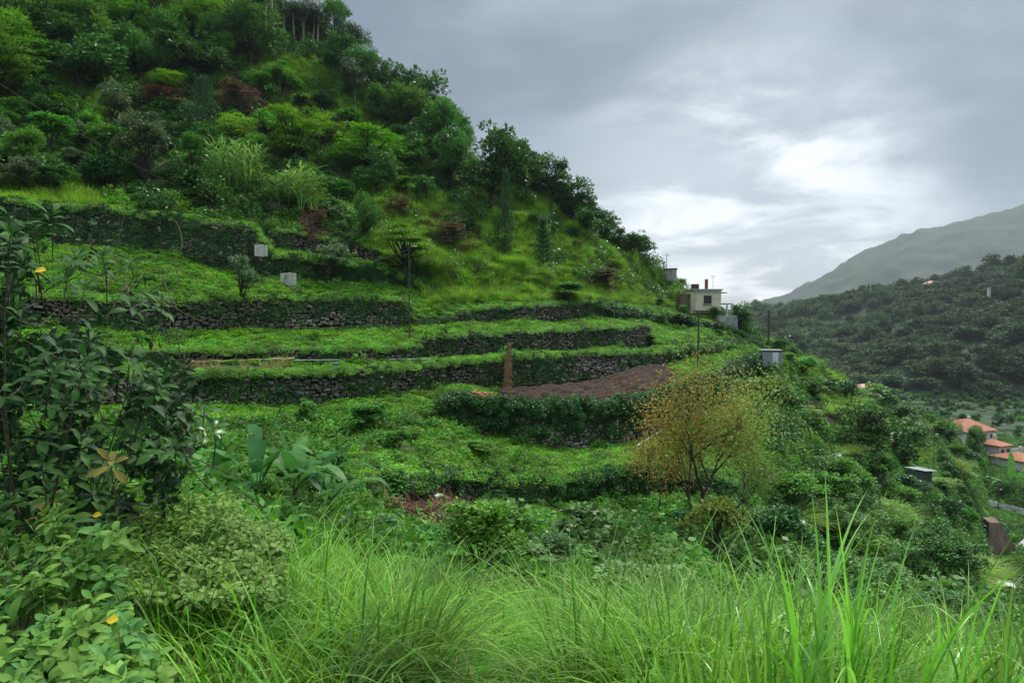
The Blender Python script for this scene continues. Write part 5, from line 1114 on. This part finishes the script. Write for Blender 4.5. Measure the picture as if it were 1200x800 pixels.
part('porch_roof', 'orange', v1, ((-1.5, -2, 3.2), (7, 3.6, .18))); [part('porch_post', 'white', v1, ((x_, -3.6, 1.5), (.3, .3, 3.2))) for x_ in (-4.6, -1.5, 1.6)]; part('garden_wall', 'white', v1, ((2, -5, .6), (16, .25, 1.6)))
v2 = house(1178, 533, 182, 20, 1, 'lower white wing house right of the large villa', rz=.35, depth=7, nwin=2)
v3 = house(1212, 552, 172, 30, 1, 'orange roofed house cut by the right edge', rz=.3, depth=9, nwin=3)
v4 = house(1018, 459, 250, 17, 1, 'low house with a faded pink roof behind the dark crest tree', roof='pinkroof', rz=-.1, depth=6, nwin=2, hpx=5)
v5 = house(1126, 468, 352, 16, 1, 'small white house among the far terraces', roof='brownwall', rz=.2, depth=6, nwin=2)
v6 = house(1110, 466, 354, 10, 1, 'tiny grey shed left of the small white far house', roof='tin', wall='concrete', depth=4, nwin=1)
v7 = house(1061, 483, 215, 18, 1, 'low white walled house just beyond the crest', roof='palemetal', depth=6, nwin=2, hpx=5)
# ------------------------------------------------------------------ far land
def heightsheet(name, G, mat, label=None):
    o = sheet_obj(name, G, mat); tag(o, kind='structure'); return o
# valley floor: one sheet out to the horizon, under everything
xs = np.concatenate([-np.geomspace(3200, 60, 20), np.linspace(-40, 500, 110), np.geomspace(540, 3900, 20)])
ys = np.concatenate([[-1900, -800, -200, -40, 20], np.linspace(60, 420, 90), np.geomspace(450, 3850, 24)])
X, Y = np.meshgrid(xs, ys); Z = 60-45.2 + 0*X
g3 = np.stack([X, Y, Z*0], -1); Z = Z + 1.2*fbm(g3, .02, 3)
Yt = np.minimum(Y, 345); Z = np.where(Y > 190, Z+np.floor((Yt-190)/14)*.55*np.clip((Y-190)/40, 0, 1), Z)
d, zz = polydist(np.stack([X, Y, Z], -1), ROADS['upper'][0]); t = np.clip((d-7)/8, 0, 1); Z = np.where(t < 1, (zz-.5)*(1-t)+Z*t, Z)
Z = np.where((Y < 120) & (X < 90), Z-8, Z)
heightsheet('valley_ground', np.stack([X, Y, Z], -1), M['farground'])

def loft(px, lines, n):
    """lines: list of (curve, depth curve); returns rows"""
    out = []
    for a, b in zip(lines[:-1], lines[1:]):
        for t in np.linspace(0, 1, n, endpoint=False):
            out.append(P(px, a[0](px)*(1-t)+b[0](px)*t, np.exp(np.log(a[1](px))*(1-t)+np.log(b[1](px))*t)))
    out.append(P(px, lines[-1][0](px), lines[-1][1](px))); return out
fx = np.arange(300, 1800, 6.0)
rid = curve([(300, 385), (870, 378), (930, 362), (1000, 349), (1060, 345), (1110, 342), (1150, 331), (1200, 315), (1260, 290), (1400, 240), (1800, 120)])
rows_f = loft(fx, [(curve([(300, 540), (1000, 515), (1200, 510), (1800, 505)]), curve([(300, 330), (1200, 300)])),
                   (curve([(300, 460), (1000, 445), (1100, 425), (1200, 400), (1800, 350)]), curve([(300, 430), (1000, 380), (1200, 360)])),
                   (curve([(300, 420), (1000, 395), (1100, 378), (1200, 355), (1800, 200)]), curve([(300, 560), (1000, 520), (1200, 430)])),
                   (rid, curve([(300, 720), (900, 700), (1050, 620), (1200, 520), (1400, 480)]))], 14)
top = rows_f[-1]
for dd, dz in ((30, 2), (80, 20), (160, 60), (260, 120)):
    q = top.copy(); q = q+norm(q-CAM)*dd; q[:, 2] = top[:, 2]-dz; rows_f.append(q)
GF = np.stack(rows_f); GF[..., 2] += np.linalg.norm(GF-CAM, axis=-1)*.012*fbm(GF, .012, 4)
far_o = heightsheet('far_hill', GF, M['farhill'])
# high mountain behind
mx = np.arange(200, 1450, 2.0)
mr_ = curve([(200, 364), (860, 363), (885, 357), (900, 350), (925, 342), (950, 330), (975, 317), (1000, 300), (1025, 289), (1050, 278), (1075, 269), (1100, 266), (1150, 253), (1200, 240), (1260, 222), (1400, 160), (1900, 40)])
rows_m = loft(mx, [(curve([(0, 420), (1900, 420)]), curve([(0, 1300), (1900, 1200)])), (lambda x: (mr_(x)+420)/2, curve([(0, 1700), (1900, 1600)])), (mr_, curve([(0, 2300), (1900, 2100)]))], 22)
top = rows_m[-1]
for dd, dz in ((60, 10), (160, 60), (300, 220)):
    q = top+norm(top-CAM)*dd; q[:, 2] = top[:, 2]-dz; rows_m.append(q)
GM = np.stack(rows_m); GM[..., 2] += ((26*fbm(GM, .0028, 5)-22*np.abs(fbm(GM, .006, 3)))*np.clip(np.sin(np.arange(len(GM))/44*math.pi), 0, 1)[:, None])*np.clip((mx-880)/150, 0, 1)+5*fbm(GM, .035, 4)
heightsheet('mountain', GM, M['mountain'])

# ------------------------------------------------------------------ sky
w = bpy.data.worlds.new('World'); SC.world = w; w.use_nodes = True; nt = w.node_tree; nt.nodes.clear(); N, Lk = nt.nodes.new, nt.links.new
SUN_EL, SUN_AZ = R(52), R(35)      # azimuth measured clockwise from the view direction
tc = N('ShaderNodeTexCoord'); sep = N('ShaderNodeSeparateXYZ'); Lk(tc.outputs['Generated'], sep.inputs[0])
def mth(op, a, b=None, c=None, clamp=False):
    n = N('ShaderNodeMath'); n.operation = op; n.use_clamp = clamp
    for i, x in enumerate((a, b, c)):
        if x is None: continue
        if isinstance(x, (int, float)): n.inputs[i].default_value = x
        else: Lk(x, n.inputs[i])
    return n.outputs[0]
def mrange(x, a, b, c=0., d=1., st='SMOOTHSTEP'):
    n = N('ShaderNodeMapRange'); n.interpolation_type = st; n.inputs[1].default_value = a; n.inputs[2].default_value = b; n.inputs[3].default_value = c; n.inputs[4].default_value = d; Lk(x, n.inputs[0]); return n.outputs[0]
def cmix(f, a, b):
    n = N('ShaderNodeMix'); n.data_type = 'RGBA'
    if isinstance(f, float): n.inputs[0].default_value = f
    else: Lk(f, n.inputs[0])
    for i, x in ((6, a), (7, b)):
        if isinstance(x, tuple): n.inputs[i].default_value = (*x, 1)
        else: Lk(x, n.inputs[i])
    return n.outputs[2]
zc = mth('MAXIMUM', sep.outputs[2], 0.0); den = mth('ADD', zc, .16)
cmb = N('ShaderNodeCombineXYZ'); Lk(mth('DIVIDE', sep.outputs[0], den), cmb.inputs[0]); Lk(mth('DIVIDE', sep.outputs[1], den), cmb.inputs[1])
def noise(scale, det, dist=0., seed=0., rough=.55):
    n = N('ShaderNodeTexNoise'); n.noise_dimensions = '4D'; n.inputs['W'].default_value = seed; n.inputs['Scale'].default_value = scale; n.inputs['Detail'].default_value = det; n.inputs['Distortion'].default_value = dist; n.inputs['Roughness'].default_value = rough; Lk(cmb.outputs[0], n.inputs['Vector']); return n.outputs[0]
big = noise(.75, 5, .3, SEED_BIG := 2.3); fine = noise(2.2, 7, .5, 5.1)
body = mth('ADD', mth('MULTIPLY', big, .7), mth('MULTIPLY', fine, .3))
cloud = cmix(mrange(body, .44, .58), (.059, .073, .089), (.110, .128, .146))
# the break in the cloud over the valley: thin bright cloud, broken by darker shreds
bd = norm(P(858, 296, 1.)-CAM)
dt = N('ShaderNodeVectorMath'); dt.operation = 'DOT_PRODUCT'; nrmv = N('ShaderNodeVectorMath'); nrmv.operation = 'NORMALIZE'; Lk(tc.outputs['Generated'], nrmv.inputs[0]); Lk(nrmv.outputs[0], dt.inputs[0]); dt.inputs[1].default_value = tuple(bd)
near = mrange(dt.outputs['Value'], .948, .996)
shred = noise(1.3, 8, .5, 14.2, .6)
lit = mth('MULTIPLY', near, mth('ADD', .28, mth('MULTIPLY', mrange(shred, .42, .62), .72)), clamp=True)
low = mth('MULTIPLY', mrange(sep.outputs[2], .20, .02), mth('MULTIPLY', mrange(dt.outputs['Value'], .86, .985), .55))
c2 = cmix(low, cloud, (.175, .20, .228))
c3 = cmix(lit, c2, (.41, .42, .425))
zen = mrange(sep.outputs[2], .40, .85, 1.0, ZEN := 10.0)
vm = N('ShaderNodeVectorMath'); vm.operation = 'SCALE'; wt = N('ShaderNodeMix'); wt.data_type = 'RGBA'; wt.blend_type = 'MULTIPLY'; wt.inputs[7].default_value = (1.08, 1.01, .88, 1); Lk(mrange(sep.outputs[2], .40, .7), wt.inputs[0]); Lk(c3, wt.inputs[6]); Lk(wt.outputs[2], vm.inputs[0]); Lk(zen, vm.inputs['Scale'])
skt = N('ShaderNodeTexSky'); skt.sky_type = 'NISHITA'; skt.sun_disc = False; skt.sun_elevation = SUN_EL; skt.sun_rotation = SUN_AZ
b1 = N('ShaderNodeBackground'); b1.inputs[1].default_value = .07; Lk(skt.outputs[0], b1.inputs[0])
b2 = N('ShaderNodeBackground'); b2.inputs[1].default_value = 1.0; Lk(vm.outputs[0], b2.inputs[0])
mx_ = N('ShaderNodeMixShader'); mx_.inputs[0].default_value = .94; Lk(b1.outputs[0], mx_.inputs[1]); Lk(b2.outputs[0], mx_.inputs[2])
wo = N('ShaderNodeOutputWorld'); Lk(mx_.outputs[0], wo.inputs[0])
sl = bpy.data.lights.new('sun', 'SUN'); sl.energy = 1.5; sl.angle = R(12); sl.color = (1, .95, .86)
so = bpy.data.objects.new('sun', sl); COL.objects.link(so)
sd = Vector((math.sin(SUN_AZ)*math.cos(SUN_EL), math.cos(SUN_AZ)*math.cos(SUN_EL), math.sin(SUN_EL)))
so.rotation_euler = sd.to_track_quat('Z', 'Y').to_euler()

# ------------------------------------------------------------------ the damp air
HZ = True
if HZ:
    mb = MB(); box(mb, (350, 950, 320), (8000, 6000, 780)); 
    m, nt2, N2, L2 = nodes('damp_air'); pv = N2('ShaderNodeVolumePrincipled'); pv.inputs['Color'].default_value = (.56, .63, .73, 1); pv.inputs['Density'].default_value = .00013; pv.inputs['Anisotropy'].default_value = .6
    o2 = N2('ShaderNodeOutputMaterial'); L2(pv.outputs[0], o2.inputs['Volume'])
    hz = mb.obj('haze', m); tag(hz, 'thin grey blue damp air filling the valley', 'haze', kind='stuff')

# ------------------------------------------------------------------ camera and render settings
cam = bpy.data.cameras.new('camera'); co = bpy.data.objects.new('camera', cam); COL.objects.link(co); SC.camera = co
cam.sensor_width = 36; cam.lens = 36*F/1200; cam.clip_start = .05; cam.clip_end = 12000
co.location = CAM; co.rotation_euler = (math.pi/2-PITCH, 0, 0)
SC.view_settings.view_transform = 'Standard'; SC.view_settings.look = 'None'; SC.view_settings.exposure = 1.56; SC.view_settings.gamma = 1
SC.view_settings.use_curve_mapping = False
cy = SC.cycles; SC.render.engine = 'CYCLES'
cy.max_bounces = 5; cy.diffuse_bounces = 3; cy.glossy_bounces = 2; cy.transmission_bounces = 3; cy.volume_bounces = 1; cy.transparent_max_bounces = 4
cy.use_denoising = True; cy.caustics_reflective = False; cy.caustics_refractive = False
SC.render.use_persistent_data = False
# ------------------------------------------------------------------ far woods
Qf, QAf, QNf = quads(GF); QCf = (Qf[0]+Qf[2])/2; fxp, fyp, fd = proj(QCf)
rr = np.random.default_rng(77)
lam = QAf*(1/48.)*((fxp > 760) & (fxp < 1290) & (fyp > 200)); cnt = rr.poisson(lam); I = np.repeat(np.arange(cnt.size), cnt.ravel()); a, b, c, d = [q.reshape(-1, 3)[I] for q in Qf]; u = rr.random((len(I), 1)); v = rr.random((len(I), 1))
pf_ = (a*(1-u)+b*u)*(1-v)+(d*(1-u)+c*u)*v; sx_, sy_, sd_ = proj(pf_)
clear = inpoly(sx_, sy_, [(1050, 466), (1300, 440), (1300, 500), (1040, 500)]) & (rr.random(len(sx_)) < .45)
clear |= fbm(pf_, .02, 3) > .62; pf_ = pf_[~clear]; sx_, sy_, sd_ = proj(pf_); size = 6+12*rr.random(len(pf_))**1.5
infr = (sx_ > 880) & (sx_ < 1200) & (sy_ > 280); order = np.argsort(-(size/sd_)*infr)
near300 = order[:260]
for i in near300: plant3('far', pf_[i]-[0, 0, .5], size[i], size[i]*rr.uniform(.5, .85), 'round crowned tree in the wood across the valley', 'nearest trees of the wood across the valley')
rest = order[260:]
protos_far = []
for k in range(4): protos_far.append(bpy.data.objects.new('far_kind', KINDS['far'][k][0]))
stuff('far_wood', pf_[rest]-[0, 0, .5], np.broadcast_to([0, 0, 1.], (len(rest), 3)), protos_far, .8, 1.1, 0, rr, size[rest], label='dark hazy wood covering the hill across the valley', cat='wood')
# trees along the mountain flank, too far to tell apart
Qm, QAm, QNm = quads(GM[:60]); QCm = (Qm[0]+Qm[2])/2; mxp, myp, md_ = proj(QCm)
wm = ((mxp > 872) & (mxp < 1260))*(np.arange(mxp.shape[0]) >= 42)[:, None]*(np.arange(mxp.shape[0]) <= 45)[:, None]*3; cnt = rr.poisson(QAm*wm/170.); I = np.repeat(np.arange(cnt.size), cnt.ravel()); a, b, c, d = [q.reshape(-1, 3)[I] for q in Qm]; u = rr.random((len(I), 1)); v = rr.random((len(I), 1)); pm = (a*(1-u)+b*u)*(1-v)+(d*(1-u)+c*u)*v
# valley floor trees and terraces
vt = []
for _ in range(9000):
    x, y = rr.uniform(980, 1290), rr.uniform(462, 600); z_ = 60-44.5; p = onplane(np.array([x]), np.array([y]), z_)[0]
    if p[1] < 150 or p[1] > 380: continue
    if polydist(p, ROADS['upper'][0])[0] < 13: continue
    bad = False
    for hx, hy, hr in ((1150, 518, 34), (1176, 526, 20), (1200, 545, 26), (1126, 465, 12), (1110, 465, 8), (1018, 456, 11), (1061, 481, 12)):
        if abs(x-hx) < hr and hy-18 < y < hy+16: bad = True
    if bad or (fbm(p, .02, 2) < -.45 and y < 490): continue
    if any(np.hypot(p[0]-t[0], p[1]-t[1]) < 5 for t in vt): continue
    vt.append(p)
    if len(vt) >= 260: break
for p in vt: w_ = rr.uniform(5, 9); plant3('laurel' if rr.random() < .6 else 'feather', p-[0, 0, 1.2], w_, w_*rr.uniform(.6, .9), 'bushy tree on the valley floor around the villas', 'bushy trees of the valley floor', 'valley_tree')
VG = np.stack([X, Y, Z], -1); Qv, QAv, _ = quads(VG); QCv = (Qv[0]+Qv[2])/2; vx_, vy_, vd_ = proj(QCv); nv_ = fbm(QCv, .03, 3)
lamv = QAv*((QCv[..., 1] > 120) & (QCv[..., 1] < 420) & (vx_ > 900) & (vx_ < 1300) & (vd_ > 0))*np.clip(.045+.06*nv_, 0.006, .10)*(polydist(QCv, ROADS['upper'][0])[0] > 9)
for hx, hy, hr in ((1150, 518, 30), (1176, 526, 16), (1205, 545, 22)): lamv = lamv*~((abs(vx_-hx) < hr) & (abs(vy_-hy) < 14))
cnt = rr.poisson(lamv); I = np.repeat(np.arange(cnt.size), cnt.ravel()); a, b, c, d = [q.reshape(-1, 3)[I] for q in Qv]; u = rr.random((len(I), 1)); v = rr.random((len(I), 1)); pm = (a*(1-u)+b*u)*(1-v)+(d*(1-u)+c*u)*v
stuff('valley_scrub', pm, np.broadcast_to([0, 0, 1.], (len(pm), 3)), [bpy.data.objects.new('far_kind', KINDS['round'][k][0]) for k in range(3)]+[bpy.data.objects.new('far_kind', KINDS['weedshrub'][0][0])], 1.5, 5, 0, rr, label='mixed scrub and hedges over the valley floor', cat='scrub')
# markers on the far hill
def farpt(px, py):
    j = int(np.clip(np.searchsorted(fx, px), 0, len(fx)-1)); col = GF[:43, j]; yy = proj(col)[1]; k = np.argmin(np.abs(yy-py)); return col[k].copy()
p = farpt(1155, 364); p[2] += 6; e = empty('water_tower', p, 'pale slender tower standing among the trees across the valley', 'tower'); mb = MB(); tube(mb, [(0, 0, -9), (0, 0, 4), (0, 0, 9)], [1.2, 1.0, 1.0], 12); mb.obj('shaft', M['white'], e); mb = MB(); tube(mb, [(0, 0, 9), (0, 0, 9.5)], 1.3, 12); mb.obj('cap', M['concrete'], e)
p = farpt(1020, 352); e = empty('radio_mast', p, 'thin pale mast on the far wooded ridge', 'mast'); mb = MB(); tube(mb, [(0, 0, 0), (0, 0, 9), (0, 0, 19)], [.5, .4, .3], 8); mb.obj('mast_pole', M['white'], e); part('antenna', 'white', e, ((0, 0, 17), (1.6, .5, 3)))
p = farpt(1102, 343); h = house(1102, 338, 560, 30, 1, 'long terracotta roofed building on the far ridge', roof='pinkroof', wall='cream', base=p+[0, 0, 5], depth=12, nwin=5, hpx=5)
